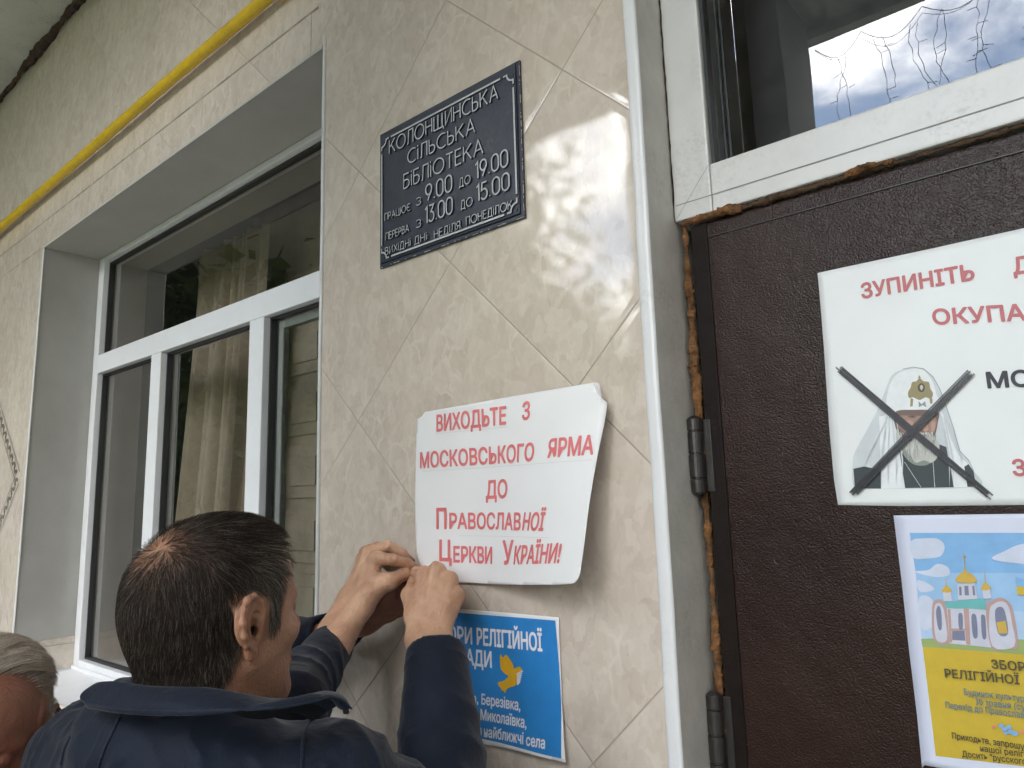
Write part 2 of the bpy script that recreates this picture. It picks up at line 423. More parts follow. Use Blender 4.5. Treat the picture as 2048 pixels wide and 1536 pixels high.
# canopy over the pavement, its pier, and an added unseen wall blocking sky at the right
mb = MB(); mb.box((XL, -2.10, 3.752), (XR, -0.0004, 3.80), 0); mb.box((XL, -2.16, 3.70), (XR, -2.101, 4.02), 1, 0.004); mb.box((XL, -2.10, 3.801), (XR, -0.0004, 4.0), 1)
cano = mb.build('canopy', [M_SOFFIT, M_PLAST], B)
mb = MB(); mb.box((-1.52, -2.06, 0.0), (-0.845, -1.68, 3.75), 0, 0.006); pier = mb.build('pier', M_GREYWALL, cano)
mb = MB(); mb.box((1.15, -6.5, 0.0), (1.45, -0.004, 3.695), 0, 0.006); mb.build('sky_blocking_wall', M_PLAST, B)
# dirty gap between soffit and wall
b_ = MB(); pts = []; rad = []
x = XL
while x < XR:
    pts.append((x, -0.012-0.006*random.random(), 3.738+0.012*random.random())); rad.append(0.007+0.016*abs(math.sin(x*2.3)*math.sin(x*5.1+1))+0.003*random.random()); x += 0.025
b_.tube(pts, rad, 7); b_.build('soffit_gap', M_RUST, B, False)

# window
FY = 0.214
win = MB()
win.box((WX0+0.001, FY, WZ0+0.002), (WX0+0.056, FY+0.07, WZ1-0.001), 0, 0.003)
win.box((WX1-0.056, FY, WZ0+0.002), (WX1-0.001, FY+0.07, WZ1-0.001), 0, 0.003)
win.box((WX0+0.0565, FY+0.001, WZ0+0.002), (WX1-0.0565, FY+0.07, 1.036), 0, 0.003)
win.box((WX0+0.0565, FY+0.001, WZ1-0.022), (WX1-0.0565, FY+0.07, WZ1-0.001), 0, 0.003)
WIN = win.build('window', M_PVC, B)
mb = MB(); mb.box((WX0+0.0568, FY-0.001, 2.201), (WX1-0.0568, FY+0.068, 2.281), 0, 0.003); mb.build('transom_bar', M_PVC, WIN)
for cx in (-2.698, -1.992):
    mb = MB(); mb.box((cx-0.041, FY-0.001, 1.0365), (cx+0.041, FY+0.066, 2.2005), 0, 0.003); mb.build('mullion', M_PVC, WIN)
panes = [(WX0+0.057, -2.739, 1.037, 2.2), (-2.657, -2.033, 1.037, 2.2), (-1.951, WX1-0.057, 1.037, 2.2), (WX0+0.057, WX1-0.057, 2.282, WZ1-0.023)]
for (a, b, c, d) in panes:
    mb = MB(); mb.quad((a, FY+0.036, c), (b, FY+0.036, c), (b, FY+0.036, d), (a, FY+0.036, d)); mb.build('pane', M_GLASS, WIN)
    g = MB(); e = 0.007
    for (x0, x1, z0, z1) in ((a, a+e, c, d), (b-e, b, c, d), (a+e, b-e, c, c+e), (a+e, b-e, d-e, d)):
        g.box((x0+0.0004, FY+0.022, z0+0.0004), (x1-0.0004, FY+0.044, z1-0.0004))
    g.build('gasket', M_GASKET, WIN)
# opening sash profile behind the right pane
a, b, c, d = panes[2]
g = MB()
for (x0, x1, z0, z1) in ((a+0.01, a+0.035, c+0.01, d-0.01), (a+0.036, b-0.01, d-0.035, d-0.01), (a+0.036, b-0.01, c+0.01, c+0.035)):
    g.box((x0, FY+0.046, z0), (x1, FY+0.068, z1), 0, 0.002)
g.build('sash', simple('grey_plastic', (0.33, 0.33, 0.32), 0.4), WIN)
# sill
s = MB()
s.add([(WX0+0.002, 0.212, 1.0), (WX1-0.002, 0.212, 1.0), (WX1-0.002, -0.045, 0.962), (WX0+0.002, -0.045, 0.962), (WX0+0.002, -0.045, 0.925), (WX1-0.002, -0.045, 0.925)], [(0, 3, 2, 1), (3, 4, 5, 2)])
s.box((WX0+0.0015, -0.044, 0.95), (WX0+0.004, 0.212, 1.016), 0); s.box((WX0+0.0045, 0.206, 0.99), (WX1-0.0045, 0.2125, 1.013), 0, 0.001)
s.build('window_sill', M_PVC, B)

# the room behind the window and the dark hall behind the door
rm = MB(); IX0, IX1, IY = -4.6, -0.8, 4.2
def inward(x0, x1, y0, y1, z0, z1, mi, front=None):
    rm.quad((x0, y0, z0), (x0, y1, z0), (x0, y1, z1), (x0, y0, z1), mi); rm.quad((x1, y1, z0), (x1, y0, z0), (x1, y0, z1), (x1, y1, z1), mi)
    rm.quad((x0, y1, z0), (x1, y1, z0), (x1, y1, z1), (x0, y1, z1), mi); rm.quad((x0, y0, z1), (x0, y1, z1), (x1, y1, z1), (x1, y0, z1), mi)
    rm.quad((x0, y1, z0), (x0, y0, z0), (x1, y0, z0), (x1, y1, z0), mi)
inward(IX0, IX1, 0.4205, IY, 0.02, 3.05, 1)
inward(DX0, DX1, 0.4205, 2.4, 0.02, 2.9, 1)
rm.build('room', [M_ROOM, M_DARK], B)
# panelled cupboard wall seen through the right pane
pn = MB()
pn.box((-3.05, 0.78, 0.05), (-1.36, 0.82, 3.0), 0)
for i in range(9):
    z0 = 0.35+i*0.26
    for (x0, x1) in ((-3.03, -2.73), (-2.70, -2.42), (-2.39, -2.11), (-2.08, -1.80)):
        pn.box((x0, 0.770, z0), (x1, 0.7795, z0+0.22), 0, 0.004); pn.box((x0+0.05, 0.762, z0+0.05), (x1-0.05, 0.7695, z0+0.17), 0, 0.003)
pn.build('cupboard', simple('cream_panel', (0.36, 0.29, 0.225), 0.5, 0.2, 6), B)

# curtain
cv = []; cf = []; nu, nv = 220, 30
for j in range(nv+1):
    tz = j/nv; z = 2.80-1.9*tz
    for i in range(nu+1):
        s_ = i/nu
        xL = -3.20-0.15*tz**1.2; xR = -2.60-0.10*tz
        x = xL+(xR-xL)*s_ + 0.012*math.sin(s_*49+1.0)*(0.4+tz*0.6)
        y = 0.60 + (0.022+0.020*tz)*math.sin(s_*50+0.9*math.sin(s_*9)+0.5*tz) + 0.012*math.sin(s_*21+2*tz)
        cv.append((x, y, z))
for j in range(nv):
    for i in range(nu):
        a = j*(nu+1)+i; cf.append((a, a+1, a+nu+2, a+nu+1))
M_CURT = simple('curtain_cloth', (0.46, 0.36, 0.275), 0.8, 0.1, 10, 0.0006, 500)
cur = new_mesh('curtain', cv, cf, M_CURT, None, True)
tag(cur, 'beige pleated curtain hanging inside behind the window glass', 'curtain')

# door with transom window above it
DY = 0.085
dw = MB()
TZ0, TZ1 = 2.056, DZ1-0.002
dw.box((DX0+0.001, DY, TZ0), (DX0+0.066, DY+0.07, TZ1), 0, 0.003)
dw.box((DX1-0.066, DY, TZ0), (DX1-0.001, DY+0.07, TZ1), 0, 0.003)
dw.box((DX0+0.0665, DY+0.0008, TZ0), (DX1-0.0665, DY+0.07, 2.1345), 0, 0.003)
dw.box((DX0+0.0665, DY+0.0008, TZ1-0.066), (DX1-0.0665, DY+0.07, TZ1), 0, 0.003)
DW = dw.build('transom_window', M_PVC2, B)
ln = MB()
ln.box((DX0+0.005, DY-0.0006, TZ0+0.026), (DX1-0.005, DY+0.0004, TZ0+0.0275))
q = [(DX0+0.004, TZ0+0.004), (DX0+0.0655, 2.134)]
ln.add([(q[0][0], DY-0.0005, q[0][1]), (q[0][0]+0.0012, DY-0.0005, q[0][1]), (q[1][0]+0.0012, DY-0.0005, q[1][1]), (q[1][0], DY-0.0005, q[1][1])], [(0, 1, 2, 3)])
ln.build('frame_joint', simple('grimy_joint', (0.30, 0.29, 0.27), 0.6), DW)
a, b, c, d = DX0+0.0665, DX1-0.0665, 2.135, TZ1-0.0665
mb = MB(); mb.quad((a, DY+0.022, c), (b, DY+0.022, c), (b, DY+0.022, d), (a, DY+0.022, d)); mb.build('pane', M_GLASS2, DW)
g = MB(); e = 0.006
for (x0, x1, z0, z1) in ((a, a+e, c, d), (b-e, b, c, d), (a+e, b-e, c, c+0.003), (a+e, b-e, d-e, d)):
    g.box((x0+0.0004, DY+0.010, z0+0.0004), (x1-0.0004, DY+0.030, z1-0.0004))
g.build('gasket', M_GASKET, DW)
g = MB()
for off_, mi in ((0.012, 0), (0.020, 0)):
    g.box((a+off_, DY+0.040, c+0.002), (a+off_+0.003, DY+0.044, d-0.002), 0)
g.build('spacer_bar', simple('dull_aluminium', (0.12, 0.12, 0.125), 0.35, metal=0.6), DW)
mb = MB(); mb.quad((a, DY+0.22, c-0.05), (b, DY+0.22, c-0.05), (b, DY+0.22, d+0.05), (a, DY+0.22, d+0.05)); mb.build('dark_hall_backdrop', simple('dark_hall_backdrop', (0.05, 0.051, 0.056), 0.7, 0.2, 6), DW)  # dark sheet standing in for the unlit hall behind the pane

# door leaf: textured panel inside a smooth border strip
DL = MB(); DFY = DY+0.012
DL.box((-0.474, DFY, 0.02), (DX1-0.03, DFY+0.05, 2.046), 0, 0.004)
DR = DL.build('door', M_DOOR, B)
bs = MB()
bs.box((-0.4735, DFY-0.0035, 0.02), (-0.447, DFY-0.0003, 2.043), 0, 0.0015)
bs.build('border_strip', simple('dark_strip', (0.011, 0.007, 0.006), 0.5, 0.3, 40, 0.0008, 300, spec=0.15), DR)
em = MB()
em.box((-0.4465, DFY-0.0022, 2.0195), (DX1-0.04, DFY-0.0003, 2.0215), 0, 0.0006)
em.build('seam', M_METAL, DR)
for zt_, zb_ in ((1.735, 1.62), (1.333, 1.218)):
    h = MB(); X, Y = -0.4865, DFY-0.012
    zz = np.array([zt_+0.004, zt_, zt_-0.002, zt_-0.018, zt_-0.019, zt_-0.0205, zt_-0.0215, zt_-0.053, zt_-0.0535, zt_-0.056, zt_-0.0565, zt_-0.09, zt_-0.091, zt_-0.093, zt_-0.094, zb_+0.003, zb_, zb_-0.004])
    rr = np.array([0.004, 0.010, 0.0115, 0.0115, 0.0098, 0.0098, 0.0115, 0.0115, 0.0095, 0.0095, 0.0118, 0.0118, 0.0102, 0.0102, 0.0118, 0.0115, 0.0095, 0.004])
    h.tube([(X, Y, z) for z in zz], list(rr), 20)
    h.box((X+0.004, DFY-0.005, zb_+0.003), (X+0.022, DFY-0.0036, zt_-0.003), 0, 0.001)
    h.build('hinge', M_METAL, DR, False)
sf = MB(); rgs = random.Random(2)
for i in range(6):
    x0, z0 = rgs.uniform(-0.45, -0.30), rgs.uniform(1.25, 1.95); a0 = rgs.uniform(0, 6.3); l0 = rgs.uniform(0.003, 0.010)
    sf.tube([(x0+l0*t*math.cos(a0+0.8*t), DFY-0.0012, z0+l0*t*math.sin(a0+0.8*t)) for t in (0, .3, .6, 1)], [.0001, .0004, .0003, .0001], 5)
for i, (px_, py_) in enumerate(((1412, 690), (1386, 765), (1420, 1195), (1476, 1440))):
    x0, _, z0 = at(px_, py_, DFY); sf.tube([(x0+.004*t, DFY-0.0014, z0-.006*t+.003*t*t) for t in (0, .4, .7, 1)], [.0002, .0007, .0006, .0002], 5)
for f_i, m0 in ((0, 0),): sf.build('scuff_mark', simple('pale_scuff', (0.17, 0.145, 0.125), 0.7), DR)
mb = MB(); mb.box((DX1-0.13, DFY-0.03, 1.02), (DX1-0.10, DFY-0.001, 1.05), 0, 0.004); mb.tube([(DX1-0.115, DFY-0.03, 1.035), (DX1-0.115, DFY-0.055, 1.035), (DX1-0.23, DFY-0.055, 1.035)], 0.009, 10)
mb.build('door_handle', M_METAL, DR)

# old mounting foam squeezed out between door and wall
def foam(pts, r0, seed):
    rg = random.Random(seed); b_ = MB(); P_ = []; r_ = []
    for (p, q) in zip(pts[:-1], pts[1:]):
        n = max(2, int((Vector(q)-Vector(p)).length/0.003))
        for i in range(n):
            c = Vector(p).lerp(Vector(q), i/n); P_.append(c+Vector((rg.gauss(0, 0.0004), rg.gauss(0, 0.0006), rg.gauss(0, 0.0004))))
    ph = [rg.random()*6 for _ in range(4)]
    for i in range(len(P_)):
        s_ = i*0.003
        r_.append(r0*(0.85+0.25*math.sin(s_*13+ph[0])+0.18*math.sin(s_*47+ph[1])+0.10*math.sin(s_*150+ph[2])+rg.random()*0.12))
    n = 14; vs = []
    for i, p in enumerate(P_):
        t = (P_[min(i+1, len(P_)-1)]-P_[max(i-1, 0)]).normalized(); a_ = t.cross(Vector((0, 1, 0.01))).normalized(); c_ = t.cross(a_)
        for j in range(n):
            th = 2*math.pi*j/n; dr = a_*math.cos(th)+c_*math.sin(th); q0 = np.array((p+dr*r_[i])[:])[None]; rj = r_[i]*(0.28+0.75*float(vnoise(q0*95)[0])+0.75*float(vnoise(q0*330+5)[0])); vs.append(p+dr*rj)
    fs = [(i*n+j, i*n+(j+1) % n, (i+1)*n+(j+1) % n, (i+1)*n+j) for i in range(len(P_)-1) for j in range(n)]
    b_.add(vs, fs); return b_
FO = MB()
for k_, (pts, r0) in enumerate((([(-0.484, DY+0.010, 2.050), (-0.4835, DY+0.012, 1.72), (-0.4825, DY+0.014, 1.4), (-0.482, DY+0.014, 1.0), (-0.482, DY+0.014, 0.1)], 0.0066),
                               ([(-0.486, DY+0.004, 2.050), (-0.43, DY+0.003, 2.0515), (-0.405, DY+0.004, 2.053), (-0.385, DY+0.010, 2.0525)], 0.0085),
                               ([(-0.39, DY+0.010, 2.0520), (-0.2, DY+0.010, 2.0525), (0.1, DY+0.012, 2.0525), (0.5, DY+0.012, 2.0525)], 0.0042),
                               ([(-0.235, DY+0.004, 2.053), (-0.205, DY+0.003, 2.056), (-0.175, DY+0.006, 2.053)], 0.0055))):
    f_ = foam(pts, r0, k_); FO.add(f_.v, f_.f, 1 if k_ == 2 else 0)
FO.build('mounting_foam', [M_FOAM, M_FOAM2], B, True)
# crack between transom frame and plaster
b_ = MB(); pts = []
z = TZ0
while z < DZ1:
    pts.append((DX0+0.0012+0.0012*random.random(), DY-0.0005, z)); z += 0.012
b_.tube(pts, [0.0006+0.0011*random.random() for _ in pts], 5); b_.build('crack', M_RUST, B)

# gas pipe
PI = thing('gas_pipe', 'thin yellow gas pipe running level along the wall above the window', 'pipe', (-3.0, -0.03, 2.955))
pb = MB(); pts = []; rad = []; x = XL
while x <= XR:
    pts.append((x, -0.031+0.001*math.sin(x*3.3), 2.955+0.0022*math.sin(x*1.7)+0.001*math.sin(x*5))); rad.append(0.0165+0.0006*math.sin(x*37)+0.0005*random.random()); x += 0.035
pb.tube(pts, rad, 18); pb.build('pipe_run', M_YEL, PI, True)
for x in (-6.2, -4.6, -1.52, 0.4, 1.9):
    c = MB(); c.tube([(x-0.012, -0.031, 2.955), (x-0.011, -0.031, 2.955), (x+0.011, -0.031, 2.955), (x+0.012, -0.031, 2.955)], [0.0168, 0.0195, 0.0195, 0.0168], 18)
    c.box((x-0.009, -0.016, 2.940), (x+0.009, -0.0008, 2.970), 0, 0.001); c.build('pipe_clip', M_YEL, PI)
#@@PART2
# ------------------------------------------------------------------ the cast plaque
def arc(cx, cy, rx, ry, a0, a1, n=18):
    return [(cx+rx*math.cos(R(a0+(a1-a0)*i/n)), cy+ry*math.sin(R(a0+(a1-a0)*i/n))) for i in range(n+1)]
def bowl(x0, x1, y0, y1):
    r = (y1-y0)/2; return [(x0, y1)]+arc(x1-r*0.9, (y0+y1)/2, r*0.9, r, 90, -90, 12)+[(x0, y0)]
GL = {
 'К': (.62, [[(0, 0), (0, 1)], [(.60, 1), (.03, .45)], [(.20, .62), (.62, 0)]]),
 'О': (.92, [arc(.46, .5, .46, .5, 0, 360, 36)]), 'С': (.72, [arc(.46, .5, .46, .5, 55, 305, 28)]),
 'Л': (.60, [[(0, 0), (.10, .04), (.16, 1), (.60, 1), (.60, 0)]]), 'Н': (.60, [[(0, 0), (0, 1)], [(.60, 0), (.60, 1)], [(0, .52), (.60, .52)]]),
 'Щ': (.92, [[(0, 1), (0, 0), (.80, 0), (.80, 1)], [(.40, 0), (.40, 1)], [(.80, 0), (.92, 0), (.92, -.17)]]),
 'И': (.58, [[(0, 1), (0, 0), (.58, 1), (.58, 0)]]), 'Ь': (.48, [[(0, 1), (0, 0)], bowl(0, .48, 0, .55)]),
 'А': (.68, [[(0, 0), (.34, 1), (.68, 0)], [(.12, .34), (.56, .34)]]), 'І': (.02, [[(.01, 0), (.01, .80)], [(.01, .93), (.01, 1.05)]]),
 'Б': (.50, [[(.46, 1), (0, 1), (0, 0)], bowl(0, .50, 0, .57)]), 'Т': (.56, [[(0, 1), (.56, 1)], [(.28, 1), (.28, 0)]]),
 'Е': (.46, [[(.46, 1), (0, 1), (0, 0), (.46, 0)], [(0, .53), (.42, .53)]]), 'П': (.58, [[(0, 0), (0, 1), (.58, 1), (.58, 0)]]),
 'Р': (.48, [[(0, 0), (0, 1)], bowl(0, .48, .45, 1)]), 'Ц': (.72, [[(0, 1), (0, 0), (.60, 0), (.60, 1)], [(.60, 0), (.72, 0), (.72, -.17)]]),
 'Ю': (1.02, [[(0, 0), (0, 1)], [(0, .5), (.22, .5)], arc(.62, .5, .40, .5, 0, 360, 32)]), 'Є': (.68, [arc(.44, .5, .44, .5, 55, 305, 28), [(.02, .52), (.48, .52)]]),
 'З': (.48, [arc(.22, .74, .24, .26, 150, -75, 14)+arc(.22, .25, .27, .26, 80, -150, 16)]),
 'В': (.50, [[(0, 0), (0, 1)], bowl(0, .44, .54, 1), bowl(0, .50, 0, .54)]), 'Д': (.72, [[(.02, -.16), (.02, 0), (.70, 0), (.70, -.16)], [(.12, 0), (.22, 1), (.60, 1), (.60, 0)]]),
 'Х': (.58, [[(0, 0), (.58, 1)], [(0, 1), (.58, 0)]]), 'Я': (.50, [[(.50, 0), (.50, 1)], [(.50-p[0], p[1]) for p in bowl(0, .48, .45, 1)], [(.24, .45), (0, 0)]]),
 '0': (.58, [arc(.29, .70, .29, .30, 0, 180, 14)+arc(.29, .30, .29, .30, 180, 360, 14)+[(.58, .70)]]), '1': (.20, [[(0, .84), (.20, 1), (.20, 0)]]),
 '9': (.56, [arc(.28, .68, .28, .32, -20, 340, 28), [(.55, .60), (.20, 0)]]),
 '3': (.48, [[(.0, 1), (.46, 1), (.20, .60)]+arc(.20, .30, .28, .30, 75, -150, 16)]),
 '5': (.50, [[(.46, 1), (.08, 1), (.03, .56)]+arc(.22, .30, .28, .31, 115, -150, 18)]),
 '.': (.06, [[(.03, 0), (.03, .07)]]), ':': (.06, [[(.03, .12), (.03, .22)], [(.03, .55), (.03, .65)]]), ' ': (.3, []),
}
def ribbon(pl, wd):
    n = len(pl); P_ = [np.array(p, float) for p in pl]; L, Rr = [], []
    closed = np.linalg.norm(P_[0]-P_[-1]) < 1e-6
    for i in range(n):
        if closed: a_, c_ = P_[i-1] if i else P_[-2], P_[(i+1) % n] if i < n-1 else P_[1]
        else: a_, c_ = P_[max(i-1, 0)], P_[min(i+1, n-1)]
        d1 = P_[i]-a_; d2 = c_-P_[i]
        if np.linalg.norm(d1) < 1e-9: d1 = d2
        if np.linalg.norm(d2) < 1e-9: d2 = d1
        d1 = d1/np.linalg.norm(d1); d2 = d2/np.linalg.norm(d2); t = d1+d2
        t = t/np.linalg.norm(t) if np.linalg.norm(t) > 1e-6 else d1
        nn = np.array([-t[1], t[0]]); cs = max(0.42, float(np.dot(nn, np.array([-d1[1], d1[0]]))))
        L.append(P_[i]+nn*wd/2/cs); Rr.append(P_[i]-nn*wd/2/cs)
    return L, Rr

PY = -0.0085        # face of the plate
def raised(b_, pl, wd, y0, y1, org=(0, 0)):
    """a raised rib along a polyline in the plate's plane: silver top (slot 0), dark flanks (slot 1)"""
    L, Rr = ribbon(pl, wd); n = len(L)
    V = []
    tw = 0.92
    for l, r_ in zip(L, Rr):
        c = (l+r_)/2
        for p, y in ((l, y0), (c+(l-c)*tw, y1), (c+(r_-c)*tw, y1), (r_, y0)): V.append((org[0]+p[0], y, org[1]+p[1]))
    F, mi = [], []
    for i in range(n-1):
        a_ = 4*i
        for k in range(3):
            F.append((a_+k, a_+k+1, a_+k+5, a_+k+4)); mi.append(0 if k == 1 else 1)
    F += [(0, 3, 2, 1), (4*n-4, 4*n-3, 4*n-2, 4*n-1)]; mi += [1, 1]
    base = len(b_.v); b_.v += V; b_.f += [tuple(i+base for i in f) for f in F]; b_.mi += mi
PL = thing('library_plaque', 'dark navy cast metal plaque with raised silver opening hours lettering', 'plaque', (-0.935, -0.005, 2.258))
M_NAVY = simple('navy_enamel', (0.020, 0.026, 0.045), 0.38, 0.25, 30, 0.0006, 160, spec=0.5, dirt=0.25)
M_SILV = simple('silver_paint', (0.46, 0.47, 0.50), 0.4, 0.12, 200)
px0, px1 = at(761, 400, -0.004)[0], at(1046, 300, -0.004)[0]; pz0, pz1 = 2.1065, 2.409
pm = MB()
pm.box((px0, -0.0055, pz0), (px1, -0.0006, pz1), 0, 0.0012)
pm.box((px0+0.0055, PY, pz0+0.0085), (px1-0.0085, -0.0056, pz1-0.0055), 0, 0.0018)
pm.build('plate', M_NAVY, PL)
ch = MB(); rg = random.Random(3)
for i in range(70):
    s_ = rg.random(); wd = 0.002+0.010*rg.random()**2; hh = 0.0006+0.0011*rg.random()
    if s_ < 0.55: x = px0+(px1-px0)*rg.random()**0.7; z = pz0+0.0006
    else: x = px1-0.0012; z = pz0+(pz1-pz0)*rg.random()
    if s_ < 0.55: ch.box((x, -0.0060, z), (min(x+wd, px1), -0.0057+0.0002, z+hh))
    else: ch.box((x, -0.0060, z), (x+hh, -0.0055, min(z+wd, pz1)))
ch.build('chipped_edge', simple('bare_metal', (0.50, 0.47, 0.42), 0.6, 0.3, 200), PL)
lt = MB()
def pword(s_, a, b, cap, wd):
    A, Bq = at(a[0], a[1], PY-0.003), at(b[0], b[1], PY-0.003)
    z0 = (A[2]+Bq[2])/2; W = Bq[0]-A[0]
    gap = 0.20; tot = sum(GL[c][0] for c in s_)+gap*(len(s_)-1); k = W/tot
    x = A[0]
    for i, c in enumerate(s_):
        for j, pl in enumerate(GL[c][1]):
            raised(lt, [(p[0]*k, p[1]*cap) for p in pl], wd, PY+0.0005, PY-0.0036-0.00006*j, (x, z0))
        x += (GL[c][0]+gap)*k
for args in (('КОЛОНЩИНСЬКА', (779, 306), (996, 199), .0300, .0030), ('СІЛЬСЬКА', (816, 324), (950, 269), .0295, .0030), ('БІБЛІОТЕКА', (808, 377), (966, 307), .0305, .0030),
             ('9.00', (852, 401), (904, 383), .0335, .0034), ('ДО', (919, 374), (941, 366), .0165, .0019), ('19.00', (952, 357), (1016, 332), .0320, .0034),
             ('ПРАЦЮЄ', (770, 440), (821, 422), .0150, .0018), ('З', (833, 411), (842, 408), .0150, .0018), ('З', (833, 456), (842, 452), .0150, .0018),
             ('13.00', (851, 447), (905, 426), .0335, .0034), ('ДО', (922, 420), (945, 409), .0165, .0019), ('15.00', (954, 403), (1019, 378), .0320, .0034),
             ('ПЕРЕРВА', (772, 479), (818, 464), .0150, .0018), ('ВИХІДНІ', (771, 510), (821, 492), .0155, .0018), ('ДНІ:', (829, 490), (857, 478), .0155, .0018),
             ('НЕДІЛЯ.', (869, 476), (924, 457), .0155, .0018), ('ПОНЕДІЛОК', (933, 453), (1025, 414), .0155, .0018)):
    pword(*args)
lt.build('lettering', [M_SILV, M_NAVY], PL)
bd = MB()
bx0, bx1 = at(763.5, 400, PY-0.003)[0], at(1030, 290, PY-0.003)[0]; bz0, bz1 = pz0+0.0155, pz1-0.0225
wd = 0.0042
for pl in ([(bx0+0.030, bz1), (bx1-0.030, bz1)], [(bx0+0.030, bz0), (bx1-0.030, bz0)], [(bx0, bz0+0.030), (bx0, bz1-0.030)], [(bx1, bz0+0.030), (bx1, bz1-0.030)]):
    raised(bd, pl, wd, PY+0.0005, PY-0.0030)
for sx, cx in ((1, bx0), (-1, bx1)):
    for sz, cz in ((1, bz0), (-1, bz1)):
        pl = [(cx+sx*0.023, cz)]+[(cx+sx*p[0], cz+sz*p[1]) for p in arc(0.0, 0.0, 0.0145, 0.0145, 0, 90, 10)]+[(cx, cz+sz*0.023)]
        raised(bd, pl, wd*0.9, PY+0.0005, PY-0.0030)
        bd.tube([(cx+sx*0.003, PY+0.001, cz+sz*0.003), (cx+sx*0.003, PY-0.0015, cz+sz*0.003)], 0.0028, 10, 1)
bd.build('border', [M_SILV, M_NAVY], PL)

# ------------------------------------------------------------------ printed sheets
_fc = bpy.data.curves.new('type', 'FONT')
def text_geo(body, bold=0.0, res=4):
    _fc.body = body; _fc.offset = bold; _fc.resolution_u = res; _fc.size = 1.0; _fc.fill_mode = 'FRONT'
    o = bpy.data.objects.new('type', _fc); COL.objects.link(o)
    bpy.context.view_layer.update()
    dg = bpy.context.evaluated_depsgraph_get()
    me = bpy.data.meshes.new_from_object(o.evaluated_get(dg))
    v = np.array([q.co[:2] for q in me.vertices]); f = [tuple(p.vertices) for p in me.polygons]
    bpy.data.objects.remove(o); bpy.data.meshes.remove(me)
    return v, f
CAP = 0.728
class Sheet:
    """a paper sheet on the wall: outline given on the wall plane; depth() says how far the paper stands off"""
    def __init__(s, name, label, x0, x1, z0, z1, ybase, depth, cat='poster'):
        s.x0, s.x1, s.z0, s.z1, s.yb, s.dep = x0, x1, z0, z1, ybase, depth
        s.root = thing(name, label, cat, ((x0+x1)/2, ybase, (z0+z1)/2))
    def P(s, x, z, lift=0.0): return (x, s.yb - s.dep(x, z) - lift, z)
    def px(s, px, py):
        q = at(px, py, s.yb)
        for _ in range(6): q = at(px, py, s.yb-s.dep(q[0], q[2]))
        return q[0], q[2]
    def body(s, outline, m_, nx=70, nz=50):
        """outline: polygon (x,z); a grid sheet trimmed to it"""
        bm = bmesh.new()
        vs = [bm.verts.new((x, 0, z)) for x, z in outline]; bm.faces.new(vs)
        for i in range(1, nx):
            x = s.x0+(s.x1-s.x0)*i/nx; bmesh.ops.bisect_plane(bm, geom=bm.verts[:]+bm.edges[:]+bm.faces[:], plane_co=(x, 0, 0), plane_no=(1, 0, 0))
        for i in range(1, nz):
            z = s.z0+(s.z1-s.z0)*i/nz; bmesh.ops.bisect_plane(bm, geom=bm.verts[:]+bm.edges[:]+bm.faces[:], plane_co=(0, 0, z), plane_no=(0, 0, 1))
        bmesh.ops.recalc_face_normals(bm, faces=bm.faces[:])
        bm.faces.ensure_lookup_table()
        if bm.faces[0].normal.y > 0: bmesh.ops.reverse_faces(bm, faces=bm.faces[:])
        for v in bm.verts: v.co = Vector(s.P(v.co.x, v.co.z))
        me = bpy.data.meshes.new('paper'); bm.to_mesh(me); bm.free(); me.materials.append(m_)
        me.polygons.foreach_set('use_smooth', np.ones(len(me.polygons), bool))
        o = bpy.data.objects.new('paper', me); COL.objects.link(o); o.parent = s.root; o.matrix_parent_inverse = s.root.matrix_world.inverted()
        md = o.modifiers.new('thick', 'SOLIDIFY'); md.thickness = 0.0004; md.offset = -1
        return o
    def words(s, name, items, m_, lift=0.0006, bold=0.0):
        """items: (text, px start of baseline, px end of baseline, cap height in m, shear)"""
        for it in items:
            b_ = MB()
            body, a, c, cap = it[:4]; sh = it[4] if len(it) > 4 else 0.0
            A, C_ = np.array(s.px(*a)), np.array(s.px(*c))
            v, f = text_geo(body, 0.0); x0, x1 = v[:, 0].min(), v[:, 0].max()
            uu = (v[:, 0]-x0)/(x1-x0); hh = v[:, 1]/CAP*cap
            X = A[0]+(C_[0]-A[0])*uu+hh*sh; Z = A[1]+(C_[1]-A[1])*uu+hh
            rb_ = bold*cap/CAP
            for k in range(9 if bold else 1):
                ox, oz = (0, 0) if k == 0 else (rb_*math.cos(k*math.pi/4), rb_*math.sin(k*math.pi/4))
                for fi, ff in enumerate(f): b_.add([s.P(X[i]+ox, Z[i]+oz, lift+k*0.00003+(fi % 6)*0.000005) for i in ff], [tuple(range(len(ff)))])
            b_.build(name, m_, s.root)
    def shapes(s, name, items, lift=0.0005, step=0.00015):
        """items: (material, [pixel points]) printed one over another"""
        mats, b_ = [], MB()
        for k, (m_, pts) in enumerate(items):
            if m_ not in mats: mats.append(m_)
            q = [s.px(*p) for p in pts]
            tr = poly_tris(q)
            for tri in tr:
                tri_ = [q[i] for i in tri]
                ar = (tri_[1][0]-tri_[0][0])*(tri_[2][1]-tri_[0][1])-(tri_[1][1]-tri_[0][1])*(tri_[2][0]-tri_[0][0])
                if ar < 0: tri_ = tri_[::-1]
                b_.add([s.P(x, z, lift+k*step) for x, z in tri_], [(0, 1, 2)], mats.index(m_))
        return b_.build(name, mats, s.root)
def ink(name, col, rough=0.5, var=0.06): return simple(name, col, rough, var, 60)
